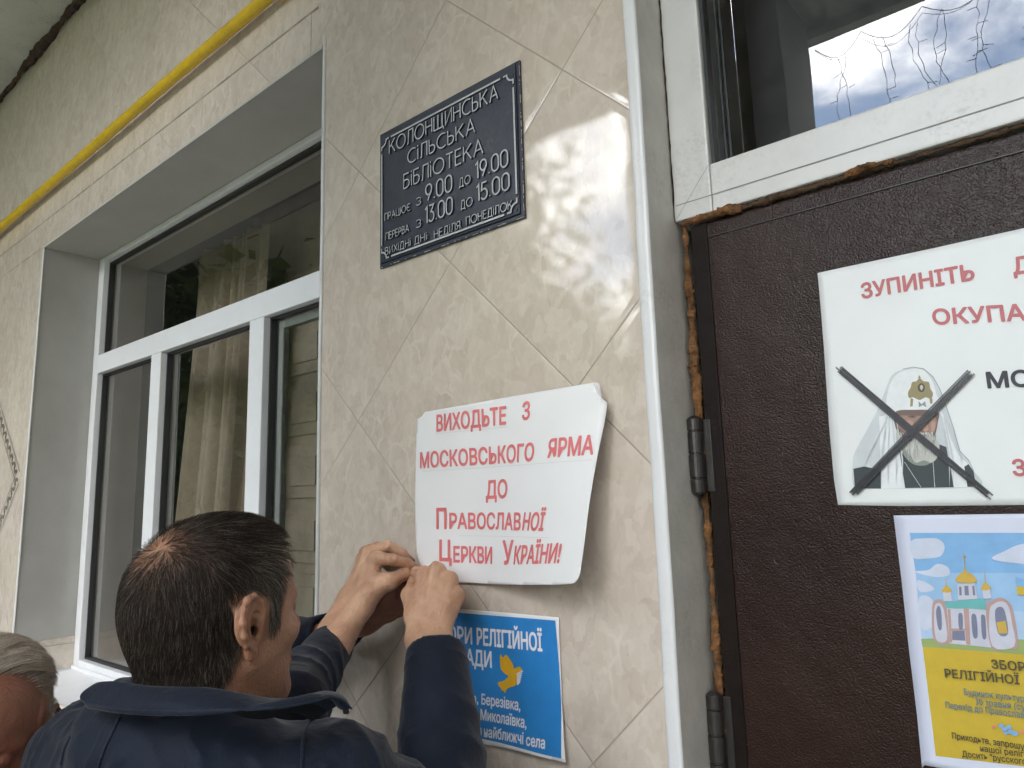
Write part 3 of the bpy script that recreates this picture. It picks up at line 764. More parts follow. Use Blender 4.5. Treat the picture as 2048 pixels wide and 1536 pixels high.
def spl(pts, n=6, closed=True):
    """smooth a pixel outline (Catmull-Rom)"""
    P_ = [np.array(p, float) for p in pts]; k = len(P_); out_ = []
    for i in range(k if closed else k-1):
        a, b, c, d = (P_[(i-1) % k], P_[i], P_[(i+1) % k], P_[(i+2) % k]) if closed else (P_[max(i-1, 0)], P_[i], P_[i+1], P_[min(i+2, k-1)])
        for j in range(n):
            t = j/n; out_.append(tuple(0.5*((2*b)+(-a+c)*t+(2*a-5*b+4*c-d)*t*t+(-a+3*b-3*c+d)*t**3)))
    if not closed: out_.append(tuple(P_[-1]))
    return out_
def sstep(a, b, x):
    t = min(1.0, max(0.0, (x-a)/(b-a))); return t*t*(3-2*t)

RED = ink('faded_red_ink', (0.72, 0.19, 0.20)); RED2 = ink('dull_red_ink', (0.50, 0.13, 0.14)); BLK = ink('black_ink', (0.018, 0.020, 0.030))
WHT = ink('white_ink', (0.78, 0.80, 0.86)); BLUE = ink('blue_print', (0.028, 0.23, 0.60), 0.42, 0.05); GOLD = ink('golden_print', (0.72, 0.40, 0.02))
# 1. the big sheet being taped up
def dep1(x, z):
    u = (x+1.030)/0.442; v = (1.797-z)/0.321
    return 0.003+0.088*sstep(0.30, 1.08, u)**1.15*max(0.0, v)**0.95*0.98 + 0.006*sstep(0.55, 1.0, v)*(1-sstep(0.0, 0.5, u)) + 0.004*math.sin(max(0, u)*5.0+v*2)**2
S1 = Sheet('slogan_poster', 'large white poster with five lines of red lettering, lower right corner curling off the wall', -1.031, -0.586, 1.474, 1.80, -0.0015, dep1)
ol = [(850, 824), (843, 833), (834, 838), (832, 900), (830, 1000), (831, 1060), (834, 1110), (848, 1148), (872, 1160), (905, 1164), (950, 1166), (1000, 1169), (1060, 1170), (1120, 1169), (1143, 1168), (1150, 1165), (1156, 1157), (1160, 1146),
      (1168, 1090), (1178, 1010), (1186, 960), (1196, 905), (1208, 850), (1215, 806), (1209, 801), (1204, 797), (1198, 789), (1195, 781), (1191, 776), (1189, 765), (1140, 773), (1080, 783), (1000, 797), (930, 810)]
S1.body([S1.px(*p) for p in ol], M_PAPER)
S1.words('lettering', [('ВИХОДЬТЕ', (874, 863), (1012, 848), .0305), ('З', (1045, 840), (1059, 838), .0300), ('МОСКОВСЬКОГО', (841, 936), (1067, 921), .0290), ('ЯРМА', (1096, 915), (1186, 908), .0290),
    ('ДО', (973, 997), (1014, 995), .0300), ('П', (874, 1057), (893, 1057), .0360), ('РАВОСЛАВ', (900, 1057), (1041, 1060), .0270), ('НОЇ', (1045, 1060), (1086, 1061), .0270, .16),
    ('Ц', (880, 1121), (903, 1122), .0360), ('ЕРКВИ', (908, 1124), (984, 1127), .0270), ('У', (1006, 1128), (1026, 1128), .0370), ('КРАЇНИ!', (1028, 1128), (1118, 1125), .0280, .14)], RED, 0.0007, 0.026)
tps = []
for pts in ([(1186, 764), (1199, 767), (1205, 795), (1196, 790)], [(836, 1128), (850, 1132), (852, 1150), (838, 1148)]):
    q = [S1.px(*p) for p in pts]; tp = MB(); tp.add([S1.P(x, z, 0.0011) for x, z in q], [(0, 3, 2, 1)]); tps.append(tp)
mt, tt = mat('clear_tape'); bs_ = tt.n('ShaderNodeBsdfPrincipled', {'Base Color': (0.85, 0.86, 0.88, 1), 'Roughness': 0.12, 'Alpha': 0.45}); tt.n('ShaderNodeOutputMaterial', {'Surface': bs_.outputs[0]})
for tp in tps: tp.build('clear_tape', mt, S1.root)
# faint edges of the strips the lines were printed on
PE = ink('paper_edge', (0.62, 0.63, 0.65))
for a, b in (((871, 868), (1018, 854)), ((845, 943), (1185, 920)), ((918, 1072), (1100, 1076))):
    A, C_ = S1.px(*a), S1.px(*b); k = 12; fl = MB()
    for i in range(k):
        p = [A[j]+(C_[j]-A[j])*i/k for j in (0, 1)]; q = [A[j]+(C_[j]-A[j])*(i+1)/k for j in (0, 1)]
        fl.add([S1.P(p[0], p[1], .0006), S1.P(q[0], q[1], .0006), S1.P(q[0], q[1]+.0006, .0006), S1.P(p[0], p[1]+.0006, .0006)], [(0, 1, 2, 3)])
    fl.build('strip_edge', PE, S1.root)

# 2. blue sheet below it
def dep2(x, z):
    u = (x+0.993)/0.297; v = (1.436-z)/0.214
    return 0.0015+0.012*sstep(0.5, 1.0, u)*sstep(0.25, 1.0, v)*v+0.003*sstep(0.6, 1, v)
S2 = Sheet('dove_poster', 'blue notice with white lettering and a golden dove, partly behind the raised arm', -0.995, -0.694, 1.214, 1.438, -0.0015, dep2)
S2.body([S2.px(*p) for p in ((858, 1213), (920, 1218), (1020, 1226), (1118, 1235), (1119, 1290), (1123, 1400), (1127, 1470), (1131, 1525), (1060, 1508), (970, 1489), (900, 1472), (858, 1462))], M_PAPER, 40, 30)
def band(sheet, name, px_out, m_, lift=0.0004, n=30):
    b_ = MB(); (a, b, c, d) = [np.array(sheet.px(*p)) for p in px_out]     # tl tr br bl
    vs = []
    for j in range(n+1):
        for i in range(n+1):
            l = a+(d-a)*j/n; r_ = b+(c-b)*j/n; q = l+(r_-l)*i/n; vs.append(sheet.P(q[0], q[1], lift))
    fs = [(j*(n+1)+i, (j+1)*(n+1)+i, (j+1)*(n+1)+i+1, j*(n+1)+i+1) for j in range(n) for i in range(n)]
    b_.add(vs, fs); return b_.build(name, m_, sheet.root, True)
band(S2, 'blue_field', ((862, 1221), (1111, 1241), (1123, 1517), (862, 1456)), BLUE)
S2.words('lettering', [('ЗБОРИ', (870, 1278), (945, 1288), .0265), ('РЕЛІГІЙНОЇ', (955, 1289), (1085, 1302), .0270), ('ГРОМАДИ', (872, 1320), (984, 1335), .0255),
    ('Колонщина,', (868, 1391), (957, 1407), .0150), ('Березівка,', (964, 1408), (1041, 1421), .0165), ('Миколаївка,', (962, 1439), (1053, 1456), .0165),
    ('та', (948, 1467), (964, 1470), .0150), ('найближчі', (969, 1473), (1047, 1488), .0165), ('села', (1053, 1490), (1090, 1497), .0160)], WHT, 0.0009, 0.024)
dv = spl([(1001, 1311), (1004, 1309), (1007, 1315), (1013, 1309), (1019, 1316), (1026, 1327), (1030, 1338), (1034, 1334), (1041, 1334), (1046, 1341), (1041, 1345), (1038, 1352), (1036, 1362), (1031, 1371), (1022, 1374), (1015, 1378), (1011, 1386), (1008, 1382), (1004, 1381), (1002, 1376), (997, 1370), (998, 1364), (1006, 1362), (1013, 1358), (1018, 1352), (1010, 1347), (1003, 1338), (1001, 1325)], 4)
tw_ = [(WHT, [(1034, 1368-i*4.2), (1040+i*1.2, 1362-i*4.4), (1042+i*1.2, 1364-i*4.4), (1036, 1370-i*4.2)]) for i in range(6)]
S2.shapes('dove', [(GOLD, dv)]+tw_, 0.0010)

# 3. the crossed out portrait on the door
dY = DFY-0.0006
S3 = Sheet('portrait_poster', 'white poster with a crossed out portrait of a bearded cleric, high on the door', -0.2905, 0.135, 1.594, 1.926, dY, lambda x, z: 0.0016)
rb = at(2048, 455, dY); rb2 = at(2048, 1015, dY)
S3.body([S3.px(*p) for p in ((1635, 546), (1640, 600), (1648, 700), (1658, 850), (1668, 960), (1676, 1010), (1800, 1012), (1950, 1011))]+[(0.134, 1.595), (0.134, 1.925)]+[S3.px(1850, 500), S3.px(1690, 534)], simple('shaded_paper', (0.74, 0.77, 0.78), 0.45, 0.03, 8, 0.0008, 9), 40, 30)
S3.words('lettering', [('ЗУПИНІТЬ', (1725, 597), (1949, 559), .0205), ('Д', (2029, 549), (2064, 544), .0205), ('ОКУПА', (1868, 649), (2052, 640), .0195), ('З', (2028, 951), (2053, 951), .0185)], RED2, 0.0008, 0.030)
S3.words('lettering', [('МО', (1977, 776), (2063, 772), .0190)], BLK, 0.0008, 0.034)
c_ = lambda *v: v
V1, V2, V3 = ink('veil_light', (0.74, 0.77, 0.79)), ink('veil_mid', (0.56, 0.60, 0.63)), ink('veil_edge', (0.25, 0.28, 0.30))
SK, SK2, BRD, BRD2, ROB, EMB, EMB2 = ink('portrait_skin', (0.33, 0.205, 0.165)), ink('portrait_shade', (0.16, 0.105, 0.09)), ink('beard_print', (0.50, 0.51, 0.47)), ink('beard_shade', (0.22, 0.25, 0.22)), ink('robe_print', (0.030, 0.042, 0.048)), ink('emblem_print', (0.28, 0.24, 0.12)), ink('emblem_dark', (0.08, 0.065, 0.04))
pm_ = lambda pts: [(1660+x/4.8, 700+y/4.8) for x, y in pts]
port = [
 (V2, pm_(spl([(810, 170), (900, 185), (990, 260), (1050, 370), (1110, 530), (1180, 740), (1245, 970), (1330, 1060), (1380, 1160), (1405, 1315), (490, 1330), (240, 1325), (220, 1080), (245, 970), (350, 780), (450, 590), (520, 420), (590, 250), (690, 190)], 5))),
 (V1, pm_(spl([(800, 178), (900, 200), (980, 290), (1020, 420), (1040, 560), (620, 600), (560, 760), (500, 1000), (495, 1100), (480, 900), (530, 600), (560, 380), (640, 235)], 5))),
 (V1, pm_([(470, 640), (620, 610), (640, 760), (690, 1100), (725, 1325), (495, 1328), (490, 1000)])),
 (V1, pm_([(1050, 560), (1100, 640), (1165, 860), (1235, 1010), (1330, 1100), (1395, 1315), (1190, 1318), (1150, 1000), (1110, 800)])),
 (ROB, pm_([(655, 900), (700, 880), (1050, 905), (1125, 935), (1150, 1080), (1190, 1318), (722, 1326), (690, 1120)])),
 (ROB, pm_([(225, 1140), (330, 1118), (490, 1150), (490, 1332), (240, 1328)])), (ROB, pm_([(1290, 1120), (1330, 1095), (1380, 1165), (1402, 1312), (1320, 1314)])),
 (SK2, pm_(spl([(622, 600), (800, 575), (1030, 590), (1035, 700), (1000, 840), (930, 900), (700, 880), (640, 780)], 5))),
 (SK, pm_(spl([(640, 640), (800, 630), (930, 640), (1020, 660), (1010, 760), (960, 840), (900, 800), (860, 850), (760, 820), (660, 740)], 5))),
 (BRD, pm_(spl([(640, 760), (700, 860), (800, 870), (840, 800), (940, 790), (985, 840), (1040, 880), (1050, 960), (1010, 1060), (900, 1100), (790, 1080), (690, 980), (640, 880)], 5))),
 (BRD2, pm_(spl([(700, 930), (770, 1000), (820, 1080), (900, 1060), (960, 1085), (900, 1110), (800, 1095), (710, 1010)], 5))),
 (SK2, pm_([(850, 815), (930, 805), (925, 830), (860, 838)])), (SK2, pm_(spl([(745, 640), (790, 622), (830, 640), (790, 655)], 4))), (SK2, pm_(spl([(950, 640), (985, 625), (1015, 640), (985, 652)], 4))),
 (EMB, pm_(spl([(860, 270), (900, 300), (950, 310), (965, 370), (990, 420), (970, 470), (920, 455), (860, 480), (800, 455), (760, 460), (750, 410), (775, 360), (790, 310), (830, 300)], 5))),
 (EMB, pm_([(845, 270), (858, 240), (875, 270)])), (EMB, pm_([(775, 460), (800, 470), (795, 540), (770, 545)])), (EMB, pm_([(955, 470), (985, 465), (985, 510), (965, 520)])), (V3, pm_([(850, 490), (880, 520), (915, 490), (925, 550), (890, 530), (855, 550)])),
 (EMB2, pm_(spl([(880, 318), (910, 345), (905, 390), (880, 405), (850, 390), (845, 345)], 4))), (BRD, pm_(spl([(880, 335), (896, 355), (880, 388), (864, 355)], 4))),
 (V3, pm_([(700, 186), (800, 168), (900, 186), (990, 262), (1050, 372), (1110, 532), (1180, 742), (1245, 972), (1330, 1062), (1380, 1162), (1384, 1160), (1335, 1056), (1250, 968), (1186, 740), (1116, 530), (1056, 368), (994, 256), (902, 178), (800, 162), (700, 181)])),
]
rgp = random.Random(21)
SKL = ink('portrait_light', (0.46, 0.29, 0.23))
port += [(SKL, pm_(spl([(690, 690), (760, 672), (800, 700), (770, 760), (710, 745)], 4))), (SKL, pm_(spl([(905, 690), (940, 720), (945, 770), (915, 785), (890, 760)], 4))), (SKL, pm_(spl([(970, 690), (1010, 690), (1005, 770), (975, 780)], 4))),
         (SK2, pm_(spl([(880, 770), (920, 790), (950, 775), (935, 800), (890, 798)], 4))), (SK2, pm_([(720, 618), (790, 600), (850, 622), (845, 634), (790, 616), (725, 632)])), (SK2, pm_([(935, 622), (985, 604), (1028, 622), (1024, 632), (985, 616), (938, 634)])), (EMB2, pm_(spl([(775, 636), (795, 630), (808, 641), (790, 648)], 4))), (EMB2, pm_(spl([(972, 636), (988, 630), (1000, 640), (986, 646)], 4)))]
for i in range(110):
    x = rgp.uniform(660, 1020); y0 = rgp.uniform(800, 960)+abs(x-850)*-.15; l = rgp.uniform(60, 150); dx = (x-850)*-.12+rgp.uniform(-18, 18); wq = rgp.uniform(2, 5)
    if y0+l > 1115-abs(x-850)*.35: l = max(10, 1115-abs(x-850)*.35-y0)
    port.append((rgp.choice((V1, BRD, BRD2, BRD)), pm_([(x-wq, y0), (x+wq, y0+4), (x+dx+1, y0+l)])))
for i in range(26):
    x = rgp.uniform(830, 950); port.append((rgp.choice((V1, BRD)), pm_([(x-3, 792+rgp.uniform(-8, 8)), (x+3, 790), (x+(x-890)*.5, 832+rgp.uniform(0, 15))])))
for x0, x1 in ((545, 500), (575, 560), (600, 640), (640, 700), (1075, 1150), (1100, 1185), (560, 350), (1120, 1270)):
    port.append((V2, pm_([(x0-4, 640), (x0+4, 640), (x1+8, 1060), (x1+2, 1320 if x1 > 480 and x1 < 1200 else 1080), (x1-6, 1060)])))
for a, b in (((720, 1075), (880, 1318)), ((995, 1075), (1012, 1318))):
    n = 22
    for i in range(n):
        x = a[0]+(b[0]-a[0])*(i+.5)/n; y = a[1]+(b[1]-a[1])*(i+.5)/n
        port.append((V1, pm_([(x-5, y), (x, y-5), (x+5, y), (x, y+5)])))
S3.shapes('portrait', port, 0.0005, 0.000016)
mk, mt_ = mat('marker_strokes')
g_ = mt_.n('ShaderNodeNewGeometry'); nq = mt_.n('ShaderNodeTexNoise', {'Vector': g_.outputs['Position'], 'Scale': 120.0, 'Detail': 3.0})
b_m = mt_.n('ShaderNodeBsdfPrincipled', {'Base Color': (0.020, 0.021, 0.030, 1), 'Roughness': 0.35, 'Alpha': 0.80}); mt_.n('ShaderNodeOutputMaterial', {'Surface': b_m.outputs[0]})
strokes = []
rg = random.Random(5)
for (a, b, wd_, n) in (((95, 180), (1545, 1405), 95, 9), ((1345, 235), (230, 1375), 100, 9)):
    d = np.array(b, float)-np.array(a, float); L = np.linalg.norm(d); d /= L; nn = np.array([-d[1], d[0]])
    for i in range(n):
        o_ = (i/(n-1)-0.5)*wd_*0.62; e0, e1 = rg.uniform(-40, 30), rg.uniform(-40, 30); w0 = wd_*0.16
        p0 = np.array(a)+d*e0+nn*(o_+rg.uniform(-6, 6)); p1 = np.array(b)+d*e1+nn*(o_*0.95+rg.uniform(-6, 6)); mid = (p0+p1)/2+nn*rg.uniform(-9, 9)
        up = [p0+nn*w0/2, mid+nn*w0*0.6, p1+nn*w0/2]; dn = [p1-nn*w0/2, mid-nn*w0*0.6, p0-nn*w0/2]
        strokes.append((mk, pm_([tuple(q) for q in up+dn])))
S3.shapes('marker_cross', strokes, 0.0036, 0.00008)

# 4. the church notice below it
S4 = Sheet('church_poster', 'white bordered notice with a golden domed church above a yellow field, low on the door', -0.2245, 0.196, 1.286, 1.588, dY, lambda x, z: 0.0014)
S4.body([S4.px(*p) for p in ((1787, 1031), (1793, 1080), (1803, 1160), (1818, 1300), (1834, 1430), (1844, 1536))]+[(-0.2225, 1.2865), (0.195, 1.2865), (0.195, 1.588)], simple('notice_paper', (0.62, 0.66, 0.80), 0.5, 0.02, 8), 30, 40)
SKY1, SKY2, SKY3, CLD = ink('print_sky', (0.20, 0.42, 0.72)), ink('print_sky_low', (0.30, 0.50, 0.75)), ink('print_sky_pale', (0.40, 0.56, 0.76)), ink('print_cloud', (0.56, 0.62, 0.76))
GRS, YELF, CHW, CHR, TUR, GLD2, WIN2, YT = ink('print_grass', (0.30, 0.38, 0.14)), ink('print_yellow', (0.56, 0.40, 0.03)), ink('print_wall', (0.55, 0.56, 0.66)), ink('print_brick', (0.46, 0.30, 0.28)), ink('print_roof', (0.14, 0.44, 0.45)), ink('print_gold', (0.58, 0.38, 0.06)), ink('print_window', (0.18, 0.20, 0.30)), ink('print_text', (0.07, 0.065, 0.03))
zp = lambda pts: [(1760+x/2.865, 1000+y/2.865) for x, y in pts]
far = 2300
pr = [(SKY1, zp([(170, 188), (far, 188), (far, 420), (205, 420)])), (SKY2, zp([(205, 418), (far, 418), (far, 640), (225, 640)])), (SKY3, zp([(225, 638), (far, 638), (far, 860), (240, 800)])),
 (GRS, zp([(235, 795), (400, 790), (far, 830), (far, 1010), (245, 845)])), (YELF, zp([(245, 840), (825, 885), (far, 1005), (far, 1700), (825, 1525), (320, 1465)])),
 (CLD, zp(spl([(180, 235), (250, 220), (330, 222), (370, 260), (350, 320), (270, 335), (190, 330)], 4))), (CLD, zp(spl([(200, 410), (280, 400), (330, 365), (390, 385), (395, 430), (310, 440)], 4))), (CLD, zp(spl([(640, 335), (720, 290), (800, 255), (900, 250), (900, 360), (760, 360)], 4))), (CLD, zp(spl([(215, 460), (280, 480), (310, 515), (230, 525)], 4))), (CLD, zp(spl([(225, 560), (300, 570), (320, 700), (240, 740)], 4))),
 # side chapels, body, drums
 (CHR, zp(spl([(300, 610), (325, 570), (365, 580), (385, 640), (400, 815), (310, 800)], 4))), (CHW, zp(spl([(312, 625), (335, 588), (360, 610), (372, 660), (385, 800), (322, 795)], 4))), (WIN2, zp(spl([(322, 640), (338, 605), (352, 640), (355, 735), (335, 735)], 4))),
 (CHW, zp([(385, 620), (630, 625), (640, 845), (400, 820)])), (TUR, zp([(362, 575), (430, 580), (480, 560), (600, 565), (615, 630), (500, 620), (440, 622), (385, 618)])),
 (CHR, zp([(480, 620), (510, 622), (520, 830), (495, 825)])), (CHR, zp([(390, 625), (405, 625), (415, 815), (400, 815)])),
 (WIN2, zp([(415, 745), (485, 740), (490, 805), (415, 800)])), (CHR, zp([(405, 735), (490, 735), (488, 747), (406, 750)])), (WIN2, zp(spl([(450, 660), (462, 645), (475, 660), (475, 735), (455, 735)], 4))), (WIN2, zp(spl([(525, 670), (540, 650), (555, 675), (560, 780), (535, 780)], 4))), (WIN2, zp(spl([(580, 670), (592, 655), (605, 675), (610, 785), (588, 785)], 4))),
 (CHR, zp(spl([(608, 620), (640, 575), (700, 560), (745, 590), (770, 660), (790, 840), (720, 845), (640, 845)], 4))), (CHW, zp(spl([(628, 640), (660, 590), (705, 580), (738, 610), (755, 690), (772, 835), (645, 835)], 4))), (WIN2, zp(spl([(660, 640), (690, 610), (718, 640), (735, 765), (680, 765)], 4))), (GLD2, zp([(668, 700), (720, 690), (732, 762), (682, 762)])),
 (CHW, zp([(445, 480), (545, 475), (560, 565), (450, 572)])), (WIN2, zp([(455, 495), (468, 495), (470, 545), (457, 545)])), (WIN2, zp([(485, 490), (508, 490), (512, 545), (488, 545)])), (WIN2, zp([(530, 490), (543, 490), (548, 545), (535, 545)])),
 (GLD2, zp(spl([(436, 462), (450, 430), (480, 405), (487, 370), (496, 405), (535, 430), (556, 465), (500, 475)], 4))), (GLD2, zp([(482, 305), (486, 305), (489, 380), (485, 380)])), (GLD2, zp([(474, 322), (496, 320), (496, 325), (474, 327)])),
 (CHW, zp([(362, 525), (408, 522), (415, 578), (368, 578)])), (GLD2, zp(spl([(356, 520), (368, 500), (382, 485), (400, 500), (414, 520), (385, 530)], 4))), (GLD2, zp([(379, 450), (382, 450), (385, 490), (382, 490)])),
 (CHW, zp([(588, 512), (632, 510), (640, 560), (595, 565)])), (GLD2, zp(spl([(580, 508), (590, 485), (606, 468), (622, 485), (638, 505), (608, 516)], 4))), (GLD2, zp([(600, 405), (603, 405), (607, 475), (604, 475)])),
 (SKY1, zp([(778, 440), (900, 470), (900, 505), (783, 490)])), (YELF, zp([(783, 490), (900, 505), (900, 550), (790, 540)]))]
S4.shapes('church_picture', pr, 0.0004, 0.00008)
S4.words('lettering', [('ЗБОР', (1985, 1335), (2052, 1341), .0098), ('РЕЛІГІЙНОЇ', (1892, 1353), (2040, 1367), .0098)], YT, 0.0045, 0.02)
S4.words('lettering', [('Приходьте, запрошу', (1906, 1475), (2050, 1497), .0070), ('нашої релігі', (1962, 1500), (2052, 1512), .0068), ('Досить "русского', (1926, 1511), (2054, 1527), .0068)], YT, 0.0045, 0.016)
S4.words('lettering', [('Будинок культур', (1930, 1388), (2050, 1402), .0072), ('30 травня (су', (1953, 1407), (2052, 1419), .0072), ('Перехід до Православ', (1893, 1414), (2050, 1434), .0072)], ink('print_slate', (0.12, 0.20, 0.24)), 0.0045, 0.014)
orn = []
for (x, y, m_, r_) in ((1988, 1452, RED, 4), (2003, 1449, SKY1, 5), (2010, 1456, SKY1, 6), (2019, 1452, SKY1, 5), (2022, 1461, SKY1, 6), (2031, 1465, SKY1, 6), (2044, 1461, RED, 4), (2013, 1464, SKY1, 4)):
    orn.append((m_, [(x+r_*math.cos(k)*1.1, y+r_*math.sin(k)*0.8) for k in np.linspace(0, 5.6, 8)]))
S4.shapes('ornament', orn, 0.0046, 0.0001)

# ------------------------------------------------------------------ the yard: pavement, grass, trees, string lights
def ground():
    m_, t = mat('paving'); g = t.n('ShaderNodeNewGeometry')
    br = t.n('ShaderNodeTexBrick', {'Vector': g.outputs['Position'], 'Scale': 1.0, 'Color1': (0.20, 0.19, 0.175, 1), 'Color2': (0.27, 0.255, 0.235, 1), 'Mortar': (0.08, 0.075, 0.065, 1), 'Mortar Size': 0.006, 'Brick Width': 0.4, 'Row Height': 0.2})
    b = t.n('ShaderNodeBsdfPrincipled', {'Base Color': br.outputs[0], 'Roughness': 0.85}); t.n('ShaderNodeOutputMaterial', {'Surface': b.outputs[0]})
    o = new_mesh('pavement', [(-9, -4.5, 0.004), (6, -4.5, 0.004), (6, 0.6, 0.004), (-9, 0.6, 0.004)], [(0, 1, 2, 3)], m_); o['kind'] = 'structure'
    gm, t = mat('lawn'); g = t.n('ShaderNodeNewGeometry'); n_ = t.noise(g.outputs['Position'], 1.5, 8, 0.7)
    c = t.mix(n_.outputs['Fac'], (0.03, 0.055, 0.018), (0.08, 0.11, 0.035)); b = t.n('ShaderNodeBsdfPrincipled', {'Base Color': c, 'Roughness': 0.95}); t.n('ShaderNodeOutputMaterial', {'Surface': b.outputs[0]})
    o = new_mesh('ground', [(-150, -150, 0), (150, -150, 0), (150, 150, 0), (-150, 150, 0)], [(0, 1, 2, 3)], gm); o['kind'] = 'structure'
ground()
lm, t = mat('leaf'); oi = t.n('ShaderNodeAttribute', attribute_name='shade', attribute_type='GEOMETRY')
c = t.mix(oi.outputs['Fac'], (0.028, 0.055, 0.014), (0.085, 0.125, 0.035))
d_ = t.n('ShaderNodeBsdfDiffuse', {'Color': c}); tr = t.n('ShaderNodeBsdfTranslucent', {'Color': c}); mx = t.n('ShaderNodeMixShader', {0: 0.3, 1: d_.outputs[0], 2: tr.outputs[0]}); t.n('ShaderNodeOutputMaterial', {'Surface': mx.outputs[0]})
M_LEAF = lm
def tree(loc, h, crown_r, seed, label, nleaf=9000, squash=1.0):
    rg = np.random.default_rng(seed); T = thing('leafy_tree', label, 'tree', loc, 'trees across the yard')
    b_ = MB(); lx, ly, _ = loc; pr_ = random.Random(seed)
    ch_ = h-crown_r*squash
    trunk = [(lx+0.1*math.sin(i), ly+0.1*math.cos(i*1.3), ch_*i/5) for i in range(6)]
    b_.tube(trunk, [0.26*(1-0.1*i) for i in range(6)], 10)
    cl = []
    for k in range(30):
        az = k*2.4+pr_.random(); el = pr_.uniform(-0.95, 1.3); r_ = crown_r*pr_.uniform(0.55, 0.9)
        e = (lx+r_*math.cos(az)*math.cos(el), ly+r_*math.sin(az)*math.cos(el), ch_+r_*math.sin(el)*squash)
        s_ = trunk[pr_.randint(3, 5)]; mid = tuple((s_[i]*0.5+e[i]*0.5)+(0.2 if i == 2 else 0) for i in range(3))
        b_.tube([s_, mid, e], [0.09, 0.05, 0.02], 6); cl.append(e)
    b_.build('trunk', M_BARK, T, True)
    nleaf = int(nleaf*1.7); cl = np.array(cl+[(lx, ly, ch_+crown_r*0.4)]); ci = rg.integers(0, len(cl), nleaf)
    p = cl[ci]+rg.normal(0, 1, (nleaf, 3))*crown_r*np.array([0.23, 0.23, 0.20*squash])
    a1 = rg.normal(0, 1, (nleaf, 3)); a1 /= np.linalg.norm(a1, axis=1, keepdims=True); a2 = np.cross(a1, rg.normal(0, 1, (nleaf, 3))); a2 /= np.linalg.norm(a2, axis=1, keepdims=True)
    nleaf = len(p); sz = rg.uniform(0.075, 0.125, (nleaf, 1))
    V = np.stack([p-a1*sz, p+a2*sz*0.55, p+a1*sz, p-a2*sz*0.55], 1).reshape(-1, 3); F = np.arange(nleaf*4).reshape(-1, 4)
    o = new_mesh('crown', V, F, M_LEAF, T)
    at_ = o.data.attributes.new('shade', 'FLOAT', 'POINT'); at_.data.foreach_set('value', np.repeat(rg.random(nleaf).astype(np.float32), 4))
def polar(az, d): return (-d*math.sin(R(az)), 0.93-d*math.cos(R(az)), 0.0)
for args in ((polar(56, 9.5), 8.0, 2.9, 1, 'broad leafy tree in the middle of the yard, nearest the pier', 15000), (polar(63, 9.0), 8.6, 3.3, 2, 'dense leafy tree left of the middle, opposite the window', 24000), (polar(77, 10.0), 9.0, 3.6, 5, 'leafy tree beside the street end of the facade', 13000),
             (polar(56, 15), 11.0, 4.2, 6, 'tallest leafy tree, standing behind the others at the left', 13000), (polar(37, 13.5), 5.3, 2.5, 3, 'low leafy tree at the middle back of the yard', 12000), (polar(-32, 15), 11.5, 3.9, 8, 'tall leafy tree just right of the yard middle', 12000), (polar(22, 17), 6.2, 2.8, 7, 'small leafy tree opposite the door', 9000), (polar(-15, 15), 9.0, 3.4, 4, 'leafy tree at the right side of the yard', 9000)):  # the tall right-hand tree is added to keep sky light off that side
    tree(*args)

HG = MB(); hv = np.random.default_rng(9)
nl = 26000; p = np.stack([hv.uniform(-34, 16, nl), -19+hv.normal(0, 0.55, nl), 3.6*hv.random(nl)**0.8], 1)
a1 = hv.normal(0, 1, (nl, 3)); a1 /= np.linalg.norm(a1, axis=1, keepdims=True); a2 = np.cross(a1, hv.normal(0, 1, (nl, 3))); a2 /= np.linalg.norm(a2, axis=1, keepdims=True); sz = hv.uniform(0.12, 0.2, (nl, 1))
ho = new_mesh('hedge', np.stack([p-a1*sz, p+a2*sz*0.6, p+a1*sz, p-a2*sz*0.6], 1).reshape(-1, 3), np.arange(nl*4).reshape(-1, 4), M_LEAF)
ho.data.attributes.new('shade', 'FLOAT', 'POINT').data.foreach_set('value', np.repeat(hv.random(nl).astype(np.float32)*0.6, 4))
hp_ = np.stack([-13.5+hv.normal(0, 0.6, 34000), hv.uniform(-19, 6, 34000), 6.6*hv.random(34000)**0.9], 1); a1 = hv.normal(0, 1, (34000, 3)); a1 /= np.linalg.norm(a1, axis=1, keepdims=True); a2 = np.cross(a1, hv.normal(0, 1, (34000, 3))); a2 /= np.linalg.norm(a2, axis=1, keepdims=True); sz = hv.uniform(0.16, 0.27, (34000, 1))
h2 = new_mesh('hedge', np.stack([hp_-a1*sz, hp_+a2*sz*0.6, hp_+a1*sz, hp_-a2*sz*0.6], 1).reshape(-1, 3), np.arange(136000).reshape(-1, 4), M_LEAF)
h2.data.attributes.new('shade', 'FLOAT', 'POINT').data.foreach_set('value', np.repeat(hv.random(34000).astype(np.float32)*0.6, 4))
tag(h2, 'clipped hedge along the street side of the yard, at the left', 'hedge')
tag(ho, 'long clipped hedge closing the far side of the yard', 'hedge')

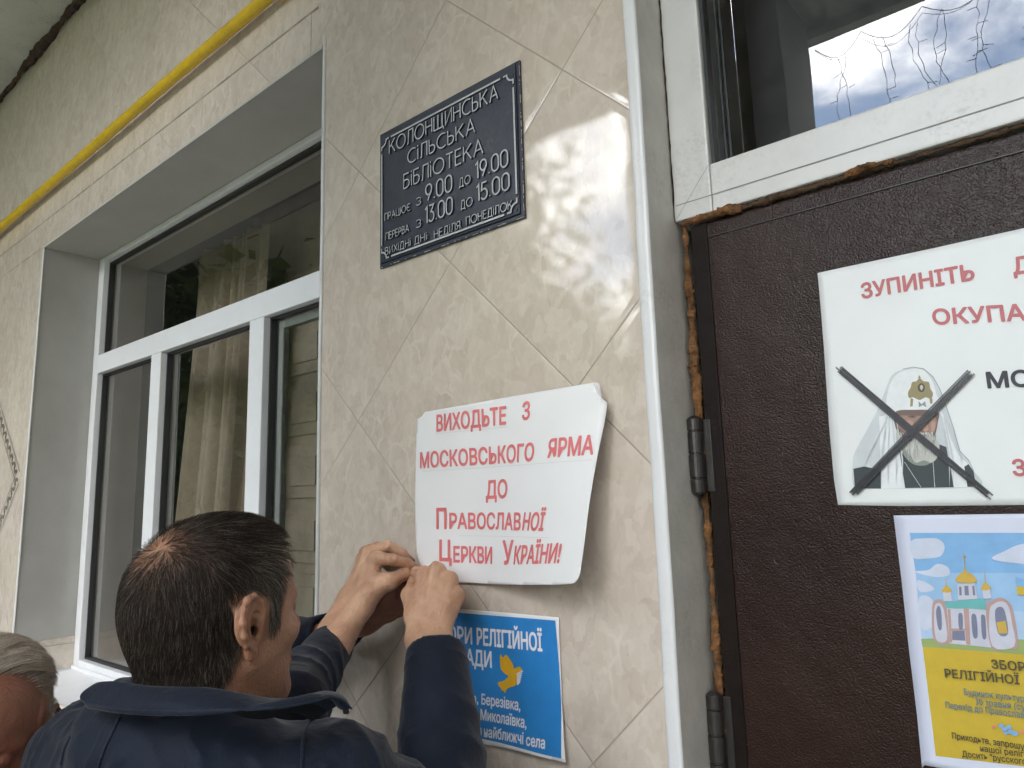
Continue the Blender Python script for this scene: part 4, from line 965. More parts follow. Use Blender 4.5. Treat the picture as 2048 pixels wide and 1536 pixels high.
SL = thing('string_lights', 'black icicle string lights hanging in strands from the canopy edge', 'string lights', (0.0, -2.17, 3.7))
w_ = MB(); rg = random.Random(12)
def strand(x, z0, ln, mbt):
    pts = []; cx = x; z = z0
    ph = rg.random()*6
    k = int(ln/0.03)
    for i in range(k):
        pts.append((cx+0.010*math.sin(i*0.45+ph)+0.006*rg.uniform(-1, 1), -2.175+0.01*rg.uniform(-1, 1), z)); z -= 0.03
        cx += 0.006*math.sin(ph*3+i*0.25)
        if rg.random() < 0.22 and i > 1:
            s_ = rg.choice((-1, 1)); q = pts[-1]; mbt.tube([q, (q[0]+s_*0.035, q[1], q[2]-0.012+0.02*rg.random())], 0.0014, 5)
    if len(pts) > 1: mbt.tube(pts, 0.0014, 5)
x = -0.85; prev = None
while x < 1.9:
    nx = x+rg.uniform(0.14, 0.28)
    sag = rg.uniform(0.04, 0.10); pts = [(x+(nx-x)*i/8, -2.175, 3.69-sag*math.sin(math.pi*i/8)) for i in range(9)]
    w_.tube(pts, 0.0018, 5); w_.tube([(p_[0], p_[1]+.012, p_[2]-.03-.02*math.sin(p_[0]*9)) for p_ in pts], 0.0013, 5)
    for f in ((0.2, 0.75) if rg.random() < 0.6 else (0.45,)):
        ln_ = rg.uniform(0.45, 1.15); strand(x+(nx-x)*f, 3.69-sag*math.sin(math.pi*f), ln_, w_); strand(x+(nx-x)*f+0.03, 3.68-sag*math.sin(math.pi*f), ln_*rg.uniform(0.5, 1), w_)
    x = nx
x = -6.5
while x < -1.6:
    strand(x, 3.70, rg.uniform(0.2, 0.5), w_); x += rg.uniform(0.18, 0.35)
w_.build('wiring', simple('black_cable', (0.03, 0.03, 0.034), 0.6), SL)
#@@PART3
# ------------------------------------------------------------------ bodies: signed distance fields turned into one smooth skin
f32 = np.float32
def nrm(v): v = np.asarray(v, float); return v/np.linalg.norm(v)
def cap(a, b, ra, rb=None):
    a = np.asarray(a, f32); b = np.asarray(b, f32); rb = ra if rb is None else rb; ab = b-a; L2 = float(ab@ab)+1e-12
    def f(P):
        t = np.clip(((P-a)@ab)/L2, 0, 1); d = P-a-t[:, None]*ab
        return np.sqrt((d*d).sum(1))-(ra+(rb-ra)*t)
    return f
def ell(c, r, rot=None):
    c = np.asarray(c, f32); r = np.asarray(r, f32); rot = None if rot is None else np.asarray(rot, f32)
    def f(P):
        q = P-c
        if rot is not None: q = q@rot.T
        k0 = np.sqrt(((q/r)**2).sum(1)); k1 = np.sqrt(((q/(r*r))**2).sum(1))
        return k0*(k0-1)/np.maximum(k1, 1e-6)
    return f
class SDF:
    def __init__(s): s.ops = []; s.post = None
    def add(s, f, k=0.01): s.ops.append((0, f, k)); return s
    def sub(s, f, k=0.004): s.ops.append((1, f, k)); return s
    def chain(s, pts, rs, k=0.01):
        for i in range(len(pts)-1): s.add(cap(pts[i], pts[i+1], rs[i], rs[i+1]), k)
        return s
    def __call__(s, P):
        P = np.asarray(P, f32); d = None
        for op, f, k in s.ops:
            e = f(P)
            if d is None: d = e; continue
            if op == 0:
                h = np.maximum(k-np.abs(d-e), 0)/k; d = np.minimum(d, e)-h*h*k*0.25
            else:
                e = -e; h = np.maximum(k-np.abs(d-e), 0)/k; d = np.maximum(d, e)+h*h*k*0.25
        return s.post(P, d) if s.post else d
def polygonise(fn, lo, hi, h, bs=6):
    lo = np.asarray(lo, float); n = (np.ceil((np.asarray(hi)-lo)/h/bs).astype(int))
    bc = np.stack(np.meshgrid(*[np.arange(k) for k in n], indexing='ij'), -1).reshape(-1, 3)
    cen = lo+(bc*bs+bs/2)*h; dc = fn(cen)
    N_ = n*bs; F = np.repeat(np.repeat(np.repeat(dc.reshape(n), bs, 0), bs, 1), bs, 2).astype(f32)
    act = np.abs(dc) < bs*h*1.6
    off = np.stack(np.meshgrid(*[np.arange(bs)]*3, indexing='ij'), -1).reshape(-1, 3)
    idx = (bc[act][:, None, :]*bs+off[None]).reshape(-1, 3)
    for a_ in range(0, len(idx), 400000):
        q = idx[a_:a_+400000]; F[q[:, 0], q[:, 1], q[:, 2]] = fn(lo+q*h)
    F[0] = F[-1] = 1; F[:, 0] = F[:, -1] = 1; F[:, :, 0] = F[:, :, -1] = 1
    ins = F < 0; s8 = np.zeros(np.array(F.shape)-1, np.int8)
    for dx in (0, 1):
        for dy in (0, 1):
            for dz in (0, 1):
                s8 += ins[dx:F.shape[0]-1+dx, dy:F.shape[1]-1+dy, dz:F.shape[2]-1+dz]
    c = np.argwhere((s8 > 0) & (s8 < 8)); acc = np.zeros((len(c), 3)); cnt = np.zeros(len(c))
    cor = [(x, y, z) for x in (0, 1) for y in (0, 1) for z in (0, 1)]
    for a_ in cor:
        for b_ in cor:
            if sum(b_)-sum(a_) == 1 and all(q >= p for p, q in zip(a_, b_)):
                fa = F[c[:, 0]+a_[0], c[:, 1]+a_[1], c[:, 2]+a_[2]]; fb = F[c[:, 0]+b_[0], c[:, 1]+b_[1], c[:, 2]+b_[2]]
                x = (fa < 0) != (fb < 0); t = np.where(x, fa/np.where(x, fa-fb, 1), 0)[:, None]
                acc += np.where(x[:, None], np.array(a_)+t*(np.array(b_)-np.array(a_)), 0); cnt += x
    V = lo+(c+acc/cnt[:, None])*h
    vid = -np.ones(s8.shape, np.int64); vid[c[:, 0], c[:, 1], c[:, 2]] = np.arange(len(c)); Q = []
    for ax in range(3):
        u, v = (ax+1) % 3, (ax+2) % 3
        A = [slice(0, k-1) if i == ax else slice(1, k-1) for i, k in enumerate(F.shape)]; Bs = list(A); Bs[ax] = slice(1, F.shape[ax])
        ia, ib = ins[tuple(A)], ins[tuple(Bs)]; e = np.argwhere(ia != ib); 
        if not len(e): continue
        fl = ia[e[:, 0], e[:, 1], e[:, 2]]
        base = e.copy(); base[:, u] += 1; base[:, v] += 1
        def g(du, dv):
            q = base.copy(); q[:, u] -= du; q[:, v] -= dv; return vid[q[:, 0], q[:, 1], q[:, 2]]
        q4 = np.stack([g(1, 1), g(0, 1), g(0, 0), g(1, 0)], 1); q4[~fl] = q4[~fl][:, ::-1]; Q.append(q4)
    Q = np.concatenate(Q); Q = Q[(Q >= 0).all(1)]
    return V, Q

# ---- a head in its own axes: x to its right, y forward, z up, origin between the ears
def head_sdf(side_ears=(1, -1), closed=False, jowl=0.0):
    s = SDF()
    s.add(ell((0, -.016, .036), (.0775, .099, .088))); s.add(ell((0, .036, .036), (.064, .056, .066)), .03); s.add(ell((0, .036, -.045), (.057, .056, .070)), .03)
    s.add(ell((0, -.075, .000), (.045, .028, .040)), .03)
    for k in (1, -1):
        s.add(cap((k*.054, -.004, -.048), (k*.030, .058, -.098), .019+jowl*.3, .017+jowl*.3), .022); s.add(ell((k*.046, .056, -.024), (.022, .022, .018)), .02)
        s.add(ell((k*.060, .018, -.020), (.014, .03, .03)), .02); s.add(ell((k*.068, .028, .028), (.008, .028, .03)), .02)
    s.add(ell((0, .078, -.100), (.022, .016, .017)), .016)
    s.add(cap((0, .088, .014), (0, .112, -.028), .0085, .0115), .012); s.add(ell((0, .110, -.032), (.012, .011, .010)), .006)
    for k in (1, -1):
        s.add(ell((k*.0135, .099, -.036), (.009, .011, .008)), .006); s.add(cap((k*.012, .089, .020), (k*.048, .071, .017), .008, .007), .014)
        s.sub(ell((k*.031, .101, .001), (.017, .014, .011)), .012); s.add(ell((k*.031, .0795, .001), (.0135, .0125, .012)), .003)
        s.sub(cap((k*.019, .093, -.001 if not closed else -.003), (k*.044, .086, -.001 if not closed else -.005), .0016), .003)
        s.sub(ell((k*.007, .108, -.043), (.0035, .006, .004)), .003)
        s.sub(cap((k*.026, .094, -.040), (k*.038, .082, -.062), .0018), .008)
    s.add(cap((-.020, .086, -.0625), (0, .0945, -.060), .0055, .007), .006); s.add(cap((0, .0945, -.060), (.020, .086, -.0625), .007, .0055), .006)
    s.add(cap((-.017, .085, -.072), (.017, .085, -.072), .0075), .007); s.sub(cap((-.025, .088, -.0665), (.025, .088, -.0665), .0014), .003)
    s.add(cap((0, -.032, -.035), (0, -.060, -.19), .058, .063), .03); s.add(cap((0, .01, -.085), (0, -.02, -.19), .046, .05), .03)
    for k in (1, -1): s.add(cap((k*.045, -.035, -.05), (k*.025, .0, -.19), .016, .018), .02)
    for k in side_ears:
        def E(f, z, o=0.0): return (k*(.0775+.40*(.013-f)+o), f-.012, z-.004)
        s.add(ell(E(-.004, .004, -.006), (.006, .021, .029)), .006)
        hx = [(.009, .001), (.014, .014), (.010, .027), (-.002, .034), (-.014, .032), (-.0225, .022), (-.0255, .008), (-.0235, -.006), (-.018, -.017)]
        for i in range(len(hx)-1): s.add(cap(E(*hx[i], .001), E(*hx[i+1], .001), .0037 if i else .002, .0037), .0065)
        s.add(ell(E(-.007, -.029, -.002), (.0045, .009, .010)), .006); s.add(cap(E(-.016, -.018, 0), E(-.008, -.030, -.001), .004, .005), .005)
        ah = [(-.004, .024), (-.0125, .014), (-.0145, .003), (-.0125, -.008), (-.006, -.0165), (.003, -.0185)]
        s.sub(ell(E(-.0185, .010, .004), (.0045, .0035, .016)), .003); s.sub(ell(E(-.006, .028, .003), (.004, .008, .003)), .002)
        for i in range(len(ah)-1): s.add(cap(E(*ah[i], -.001), E(*ah[i+1], -.001), .0034), .003)
        s.sub(ell(E(-.001, -.003, .002), (.0095, .0085, .0125)), .004); s.sub(ell(E(.003, .013, .003), (.006, .007, .004)), .003)
        s.add(ell(E(.0085, -.005, -.001), (.0045, .0045, .007)), .003); s.sub(ell(E(.003, -.006, -.006), (.008, .004, .005)), .003)
    return s
class Frame:
    def __init__(s, c, az, pitch=0.0, roll=0.0, scale=1.0):
        f = np.array([math.sin(R(az))*math.cos(R(pitch)), math.cos(R(az))*math.cos(R(pitch)), math.sin(R(pitch))]); r_ = nrm(np.cross(f, (0, 0, 1))); u = np.cross(r_, f)
        r2 = r_*math.cos(R(roll))+u*math.sin(R(roll)); u2 = u*math.cos(R(roll))-r_*math.sin(R(roll))
        s.c = np.asarray(c, float); s.M = np.stack([r2, f, u2])*scale
    def w(s, p): return s.c+np.asarray(p)@s.M
def lerpstep(a, b, x): t = np.clip((x-a)/(b-a), 0, 1); return t*t*(3-2*t)
def make_body(root, pieces, mat_):
    """pieces: (verts, quads, scalp, flush) joined into the one skin of a person"""
    V, Q, A, Fl, o_ = [], [], [], [], 0
    for v, q, a_, f_ in pieces: V.append(v); Q.append(q+o_); A.append(a_); Fl.append(f_); o_ += len(v)
    o = new_mesh('body', np.concatenate(V), np.concatenate(Q), mat_, root, True)
    for n_, d_ in (('scalp', A), ('flush', Fl)): o.data.attributes.new(n_, 'FLOAT', 'POINT').data.foreach_set('value', np.concatenate(d_).astype(f32))
    return o
def make_hair(root, name, fr, sd, V, Q, dens, flow, length, lift, n, rad, mat_, seed, gain=1.0, segs=6, clump=0.0, off=0.0012, greyf=None):
    rg = np.random.default_rng(seed)
    tri = np.concatenate([Q[:, [0, 1, 2]], Q[:, [0, 2, 3]]]); a, b, c = V[tri[:, 0]], V[tri[:, 1]], V[tri[:, 2]]
    nn = np.cross(b-a, c-a); ar = np.linalg.norm(nn, axis=1); cen = (a+b+c)/3
    p_ = ar*dens(cen); p_ = p_/p_.sum(); k = rg.choice(len(tri), n, p=p_); r1 = np.sqrt(rg.random((n, 1))); r2 = rg.random((n, 1))
    P = a[k]*(1-r1)+b[k]*r1*(1-r2)+c[k]*r1*r2; N_ = nn[k]/ar[k][:, None]
    L = length(P)*rg.uniform(0.7, 1.15, n); jit = rg.normal(0, 0.22, (n, 3))
    if clump:
        cp = P[rg.integers(0, n, 260)]; ci = np.argmin(((P[:, None, :]-cp[None])**2).sum(2), 1); jc = rg.normal(0, 0.38, (260, 3)); jit = jit*0.5+jc[ci]*clump
    pts = [P.copy()]; d0 = None; cur = P.copy()
    eps = 0.001
    for s_ in range(segs):
        fl = flow(cur)+jit*(0.4+0.6*s_/segs)
        g = np.stack([sd(cur+np.eye(3)[i]*eps)-sd(cur-np.eye(3)[i]*eps) for i in range(3)], 1); g /= np.linalg.norm(g, axis=1, keepdims=True)+1e-9
        fl = fl-g*(fl*g).sum(1, keepdims=True); fl /= np.linalg.norm(fl, axis=1, keepdims=True)+1e-9
        lf = lift(cur)[:, None]*(1.0-0.75*s_/segs)
        d = fl+g*lf; d /= np.linalg.norm(d, axis=1, keepdims=True)
        cur = cur+d*(L/segs)[:, None]
        dist = sd(cur); cur = cur+g*np.maximum(off*(s_+1)/segs+0.0004-dist, 0)[:, None]
        pts.append(cur.copy())
    pts = np.stack(pts, 1)                                  # n, segs+1, 3
    W = fr.w(pts.reshape(-1, 3)).reshape(n, segs+1, 3)
    T = np.gradient(W, axis=1); T /= np.linalg.norm(T, axis=2, keepdims=True)+1e-12
    ref = rg.normal(0, 1, (n, 1, 3)); A = np.cross(T, np.broadcast_to(ref, T.shape)); A /= np.linalg.norm(A, axis=2, keepdims=True)+1e-12; Bv = np.cross(T, A)
    tp_ = (rad*(1-0.75*(np.arange(segs+1)/segs)**2))[None, :, None]
    ring = [W+(A*math.cos(th)+Bv*math.sin(th))*tp_ for th in (0, 2.094, 4.189)]
    VV = np.stack(ring, 2).reshape(-1, 3); base = (np.arange(n)*(segs+1)*3)[:, None, None]+(np.arange(segs)*3)[None, :, None]
    QQ = np.concatenate([np.stack([base+i, base+(i+1) % 3, base+3+(i+1) % 3, base+3+i], -1).reshape(-1, 4) for i in range(3)])
    o = new_mesh(name, VV, QQ, mat_, root, True)
    o.data.attributes.new('shade', 'FLOAT', 'POINT').data.foreach_set('value', np.repeat((rg.random(n)+(greyf(P) if greyf else 0)).astype(f32), (segs+1)*3))
    return o

def hand(s, J, wr, k=0.0042, kp=0.011):
    """J: five finger chains of (point, radius); wr: the two edges of the wrist (points)"""
    for nme, ch_ in J.items():
        s.chain([c[0] for c in ch_], [c[1] for c in ch_], k)
    m = [J[q][0] for q in ('index', 'middle', 'ring', 'pinky')]
    a, b = np.array(wr[0]), np.array(wr[1])
    for i, (p, r_) in enumerate(m):
        s.add(cap(a+(b-a)*i/3, p, 0.0140, r_*1.02), kp)
    for i in range(3):
        p, q = np.array(m[i][0]), np.array(m[i+1][0]); s.add(cap((p*0.55+q*0.45)*0.7+(a+(b-a)*(i+.5)/3)*0.3, (a+(b-a)*(i+.5)/3), 0.0115, 0.0140), kp)
    t0, t1 = J['thumb'][0], J['thumb'][1]
    s.add(cap(a, t0[0], 0.015, t0[1]), kp); s.add(cap((np.array(t0[0])+np.array(m[0][0]))/2, t1[0], 0.010, 0.0085), 0.014)
    return s
def knuckles(s, J, out_dir, names=('index', 'middle', 'ring', 'pinky')):
    for n_ in names:
        for i, r_ in ((0, 0.0075), (1, 0.006)):
            p, rr = J[n_][i]; s.add(ell(np.array(p)+np.array(out_dir)*rr*0.55, (r_, r_, r_*0.9)), 0.006)
    return s
def joints(s, J, out_dir):
    """skin folds over the finger joints"""
    for n_, ch_ in J.items():
        for i in (1, 2):
            if i >= len(ch_)-1: continue
            p, rr = np.array(ch_[i][0]), ch_[i][1]; t = nrm(np.array(ch_[i+1][0])-np.array(ch_[i-1][0])); o_ = nrm(np.array(out_dir)-t*np.dot(out_dir, t)); c_ = np.cross(t, o_)
            for dd in (-.0022, .0, .0022): s.sub(cap(p+t*dd+o_*rr*1.12-c_*rr*.6, p+t*dd+o_*rr*1.12+c_*rr*.6, .0007), .0016)
def nail(b_, tip, prev, up, w=0.0062, l=0.0105):
    t = nrm(np.array(tip)-np.array(prev)); u = nrm(np.array(up)-t*np.dot(up, t)); sd_ = np.cross(t, u); c = np.array(tip)+u*0.0072
    vs = []
    for i in range(5):
        for j in range(5):
            a_, q = (j-2)/2, i/4
            vs.append(c+t*(q-0.45)*l+sd_*a_*w*(1-0.25*max(0, q-0.6)**1*2)-u*(0.0022*a_*a_+0.0012*q*q))
    b_.add(vs, [(i*5+j, i*5+j+1, (i+1)*5+j+1, (i+1)*5+j) for i in range(4) for j in range(4)])
def A_(x, y, d, r_): return (at(x, y, d), r_)

def zeros(V): return np.zeros(len(V))
def coarse(parts, h, lo, hi, k=0.03):
    s = SDF()
    for p in parts: s.add(p, k)
    return polygonise(s, lo, hi, h)
def legs(root, hip, f, r_, col):
    hip = np.array(hip); s = SDF()
    for k in (1, -1):
        a = hip+r_*k*0.09; kn = np.array([a[0], a[1], 0.50])+f*0.03; an = np.array([a[0], a[1], 0.07])+r_*k*0.02
        s.chain([a, kn, an], [0.095, 0.066, 0.052], 0.05)
    s.add(ell(hip+np.array([0, 0, 0.02]), (.165, .165, .12)), .06)
    V, Q = polygonise(s, hip-np.array([.35, .35, hip[2]-0.03]), hip+np.array([.35, .35, .2]), 0.010)
    new_mesh('trousers', V, Q, col, root, True)
    for k in (1, -1):
        b0 = hip+r_*k*0.11; b0[2] = 0.045; s = SDF(); s.add(cap(b0-f*0.05, b0+f*0.17, .042, .036)); s.add(cap(b0-f*0.03, b0+np.array([0, 0, .08]), .045, .048), .03)
        s.sub(ell(b0+np.array([0, 0, -.345]), (.6, .6, .301)), .004)
        V, Q = polygonise(s, b0-np.array([.26, .26, .06]), b0+np.array([.26, .26, .16]), 0.006); new_mesh('shoe', V, Q, M_SHOE, root, True)
M_SHOE = simple('dark_leather', (0.02, 0.017, 0.015), 0.4)
M_TROU = cloth_material('dark_trousers', (0.018, 0.02, 0.024), (0.026, 0.028, 0.033), 0.8)
M_NAVYC = cloth_material('navy_shell_cloth', (0.0036, 0.0076, 0.0185), (0.0052, 0.0112, 0.027), 0.68, 0.16)
M_NAVY2 = cloth_material('dark_navy_cloth', (0.006, 0.009, 0.022), (0.008, 0.012, 0.028), 0.6, 0.1)
M_SEAM = cloth_material('seam_cloth', (0.009, 0.016, 0.034), (0.012, 0.020, 0.04), 0.6, 0.1)
M_LINING = cloth_material('black_lining', (0.006, 0.007, 0.010), (0.008, 0.009, 0.012), 0.8, 0.0)
M_GREYC = cloth_material('charcoal_cloth', (0.02, 0.021, 0.024), (0.03, 0.031, 0.034), 0.8, 0.2)
M_SKIN = skin_material('skin', (0.60, 0.365, 0.240), (0.27, 0.112, 0.066), (0.050, 0.036, 0.030))
M_SKIN2 = skin_material('ruddy_skin', (0.23, 0.105, 0.068), (0.21, 0.072, 0.048), (0.20, 0.15, 0.12))
M_NAIL = simple('fingernail', (0.50, 0.27, 0.20), 0.3, 0.08, 200)
M_HAIR = hair_material('dark_hair', (0.010, 0.0072, 0.0055), (0.042, 0.029, 0.020), (0.24, 0.21, 0.185), 0.955)
M_HAIR2 = hair_material('grey_hair', (0.37, 0.305, 0.245), (0.64, 0.555, 0.465), (0.80, 0.75, 0.69), 0.78)

# ================================================================== the man taping the poster
P1 = thing('person', 'balding man in a navy jacket seen from behind, pressing tape on the poster corner', 'person', (-0.77, -0.45, 0), 'people at the library wall')
HF = Frame(atd(439, 1237, .80), -8, 3, 2, .90)
hs = head_sdf()
hV, hQ = polygonise(hs, (-.115, -.135, -.19), (.115, .14, .14), .0020)
def hair1(p):
    x, y, z = np.abs(p[:, 0]), p[:, 1], p[:, 2]
    top = lerpstep(.070, .054, y+.55*x-.10*np.maximum(z-.09, 0)*10*0.0)*lerpstep(.030, .050, z)
    side = lerpstep(.031, .019, y-0.10*z)*lerpstep(-.020, -.008, z)
    back = lerpstep(-.020, -.034, y-.45*(z+.03)*(z < -.03))*lerpstep(-.072, -.046, z+.30*(x-.03)+.016*(vnoise(p*70.)-.5))
    m_ = np.maximum(np.maximum(top, side), back)
    earm = (x > .0745)*(y < .012)*(y > -.048)*(z < .036)*(z > -.05)
    return np.where(earm, 0, m_)*(z > -.10)
def bald1(p): return np.exp(-(((p[:, 0]+.018)/.058)**2+((p[:, 1]+.074)/.054)**2+((p[:, 2]-.094)/.052)**2)*0.9)
def grey1(p): return .35*lerpstep(.050, .066, np.abs(p[:, 0]))*lerpstep(-.03, .02, p[:, 1])+.05
def thin1(p):   # front of the crown
    return 0.35*np.exp(-(((p[:, 0]-.01)/.03)**2+((p[:, 1]-.055)/.022)**2))*(p[:, 2] > .06)
sc1 = hair1(hV)*(0.90-0.86*np.clip(bald1(hV)*1.25, 0, 1)); sc1 = np.clip(sc1-thin1(hV), 0, 1)
earz = lerpstep(.074, .082, np.abs(hV[:, 0]))*(np.abs(hV[:, 1]+.012) < .05)*(np.abs(hV[:, 2]) < .05)
flush = np.clip(.62+earz*0.25+np.exp(-((hV[:, 1]-.1)/.03)**2-((hV[:, 2]+.03)/.03)**2)*.6+lerpstep(-.04, -.09, hV[:, 2])*0.5+bald1(hV)*0.25, 0, 1)
pieces = [(HF.w(hV), hQ, sc1, flush)]
# left hand: wrist, knuckles and finger joints
JA = {'index': [A_(751, 1117, -.090, .0125), A_(786, 1119, -.080, .0100), A_(814, 1127, -.052, .0088), A_(834, 1136, -.024, .0072)],
      'middle': [A_(741, 1104, -.078, .0125), A_(776, 1093, -.062, .0098), A_(804, 1107, -.040, .0086), A_(822, 1123, -.018, .0072)],
      'ring': [A_(733, 1107, -.066, .0120), A_(755, 1094, -.046, .0096), A_(780, 1110, -.028, .0084), A_(798, 1128, -.014, .0070)],
      'pinky': [A_(726, 1118, -.056, .0110), A_(742, 1109, -.038, .0086), A_(762, 1122, -.022, .0074), A_(776, 1136, -.012, .0064)],
      'thumb': [A_(742, 1186, -.110, .0165), A_(778, 1164, -.094, .0140), A_(807, 1149, -.060, .0112), A_(829, 1143, -.028, .0086)]}
wA = [at(724, 1212, -.122), at(698, 1196, -.104)]; cA = at(664, 1290, -.158); eL = at(560, 1425, -.33)
sA = hand(SDF(), JA, wA); ax = nrm(cA-eL)
sA.add(cap(wA[0], cA-ax*.03+np.array([.012, 0, .0]), .0175, .030), .02); sA.add(cap(wA[1], cA-ax*.03-np.array([.012, 0, 0]), .0175, .030), .02)
knuckles(sA, JA, (.2, -.85, .45)); joints(sA, JA, (.2, -.85, .45))
for i, n_ in enumerate(('index', 'middle')): sA.add(cap(np.array(wA[0])*(.6-.3*i)+np.array(wA[1])*(.4+.3*i)+np.array([0, -.0105, .004]), np.array(JA[n_][0][0])+np.array([0, -.0105, .004]), .0026, .0034), .006)
def hp(s, pts, h=.0015, pad=.03):
    pts = np.array(pts); return polygonise(s, pts.min(0)-pad, pts.max(0)+pad, h)
def crease(P, d): return d+0.0006*(vnoise(P*260)-.5)+0.0011*(vnoise(P*90)-.5)
sA.post = crease
allA = [c[0] for ch_ in JA.values() for c in ch_]+[cA-ax*.03]
V, Q = hp(sA, allA, .0012, .034); tipd = np.min([np.linalg.norm(V-c, axis=1) for ch_ in JA.values() for c in (ch_[3][0], ch_[0][0])], axis=0)
pieces.append((V, Q, zeros(V), np.exp(-(tipd/.016)**2)*.55))
# right hand
JC = {'index': [A_(848, 1150, -.088, .0130), A_(833, 1146, -.058, .0102), A_(838, 1146, -.034, .0090), A_(846, 1147, -.015, .0075)],
      'middle': [A_(875, 1143, -.082, .0132), A_(872, 1135, -.050, .0104), A_(862, 1141, -.030, .0090), A_(854, 1152, -.014, .0076)],
      'ring': [A_(899, 1161, -.076, .0126), A_(898, 1162, -.046, .0098), A_(886, 1172, -.028, .0086), A_(874, 1184, -.014, .0074)],
      'pinky': [A_(914, 1192, -.070, .0116), A_(914, 1196, -.042, .0090), A_(903, 1208, -.026, .0078), A_(892, 1218, -.014, .0068)],
      'thumb': [A_(832, 1232, -.122, .0175), A_(821, 1190, -.098, .0145), A_(829, 1165, -.062, .0115), A_(840, 1152, -.028, .0090)]}
wC = [at(838, 1278, -.136), at(877, 1280, -.122)]; cC = at(873, 1318, -.172); eR = np.array([-.668, -.285, 1.205])
sC = hand(SDF(), JC, wC); mid = (wC[0]+wC[1])/2; axC = nrm(cC-eR)
sC.add(cap(wC[0], cC-axC*.03-np.array([.012, 0, 0]), .0180, .030), .02); sC.add(cap(wC[1], cC-axC*.03+np.array([.012, 0, 0]), .0175, .030), .02)
knuckles(sC, JC, (.1, -.8, .5)); joints(sC, JC, (.1, -.8, .5))
for a_, b_, c_ in ((.35, .75, .3), (.7, .3, .55), (.15, .4, .8)): sC.add(cap(np.array(wC[0])*(1-a_)+np.array(wC[1])*a_+np.array([0, -.0135, .006]), (np.array(JC['index'][0][0])*(1-b_)+np.array(JC['pinky'][0][0])*b_)*.6+(np.array(wC[0])*(1-c_)+np.array(wC[1])*c_)*.4+np.array([0, -.0125, .004]), .0016, .0019), .005)
for i, n_ in enumerate(('index', 'middle', 'ring', 'pinky')): sC.add(cap(np.array(wC[0])*(.8-.22*i)+np.array(wC[1])*(.2+.22*i)+np.array([0, -.013, .004]), np.array(JC[n_][0][0])+np.array([0, -.0115, .004]), .0024, .0034), .006)
sC.add(ell(wC[1]+np.array([.004, -.010, .004]), (.009, .009, .009)), .012)
sC.post = crease
V, Q = hp(sC, [c[0] for ch_ in JC.values() for c in ch_]+[cC-axC*.03], .0012, .034); tipd = np.min([np.linalg.norm(V-c, axis=1) for ch_ in JC.values() for c in (ch_[3][0], ch_[0][0])], axis=0)
pieces.append((V, Q, zeros(V), np.exp(-(tipd/.016)**2)*.5))
NB = HF.w((0, -.055, -.120)); BF = np.array([math.sin(R(-18)), math.cos(R(-18)), 0]); BR = np.array([BF[1], -BF[0], 0]); Z = np.array([0, 0, 1.0])
sR = np.array([-.650, -.462, 1.328]); sL = np.array([-.945, -.575, 1.325])
V, Q = coarse([cap(NB+Z*.03, NB-Z*.2+BF*.04, .048, .07), cap(NB-Z*.2+BF*.04, NB-Z*.55+BF*.03, .07, .09), cap(NB-Z*.05, sR, .04), cap(NB-Z*.05, sL, .04), cap(sR, eR, .04, .034), cap(eR, cC, .034, .028), cap(sL, eL, .04, .034), cap(eL, cA, .034, .028)], .009, NB-np.array([.5, .3, .75]), NB+np.array([.4, .5, .12]))
pieces.append((V, Q, zeros(V), zeros(V)))
make_body(P1, pieces, M_SKIN)
nb = MB()
nail(nb, JA['thumb'][3][0], JA['thumb'][2][0], (-.15, -.75, -.2)); nail(nb, JA['index'][3][0], JA['index'][2][0], (0, -.7, .7), .0045, .008)
nb.build('fingernails', M_NAIL, P1, True)
wh = np.array([.008, -.082, .094])
def flow1(p):
    d = p-wh; d = d/(np.linalg.norm(d, axis=1, keepdims=True)+1e-6); dn = np.clip((.085-p[:, 2:3])/.07, 0, 1)
    sw = np.cross(d, np.array([0, 0, 1.0]))*0.35*np.exp(-(((p-wh)**2).sum(1, keepdims=True))/.0016)
    fw_ = np.array([0.30, .8, 0])*np.clip((p[:, 1:2]+.03)/.06, 0, 1)*(1-dn)
    return d*(1-.5*dn)+np.array([0, -.25, -1.15])*dn+fw_+sw
def len1(p): return .012+.022*lerpstep(.03, .10, p[:, 2])*lerpstep(-.05, .02, p[:, 1])+.006*lerpstep(-.05, .04, p[:, 2])
make_hair(P1, 'hair', HF, hs, hV, hQ, lambda p: np.clip(hair1(p)*(1-.86*np.clip(bald1(p)*1.15, 0, 1))-thin1(p)*.8, 0, 1), flow1, len1, lambda p: .30+.25*lerpstep(.06, .12, p[:, 2]), 36000, .00015, M_HAIR, 4, segs=5, clump=.75, off=.0035, greyf=grey1)

# ---- his jacket: one shell, sleeves hollow at the cuffs
js = SDF(); Rm = np.stack([BR, BF, Z])
js.add(ell(NB+BF*.035-Z*.21, (.195, .130, .200), Rm)); js.add(ell(NB+BF*.025-Z*.46, (.190, .135, .24), Rm), .08)
js.add(cap(NB-BR*.105-Z*.062-BF*.005, NB+BR*.09-Z*.062, .060, .058), .06)
js.add(cap(NB-Z*.045, sR+Z*.004, .052, .056), .04); js.add(cap(NB-Z*.045, sL+Z*.004, .055, .058), .04)
js.add(cap(sR, sR*.5+eR*.5+np.array([.004, 0, -.004]), .060, .060), .04); js.add(cap(sR*.5+eR*.5+np.array([.004, 0, -.004]), eR, .060, .060), .03); js.add(cap(eR, cC, .060, .0455), .03)
js.add(cap(sL, eL, .066, .060), .04); js.add(cap(eL, cA, .060, .0375), .03)
cR_in, cL_in = cC+axC*.03, cA+ax*.03
js.sub(ell(cC+axC*.062, (.062, .062, .062)), .004); js.sub(cap(cC-axC*.07, cR_in, .036, .0385), .004)
js.sub(ell(cA+ax*.060, (.060, .060, .060)), .004); js.sub(cap(cA-ax*.07, cL_in, .030, .0325), .004)
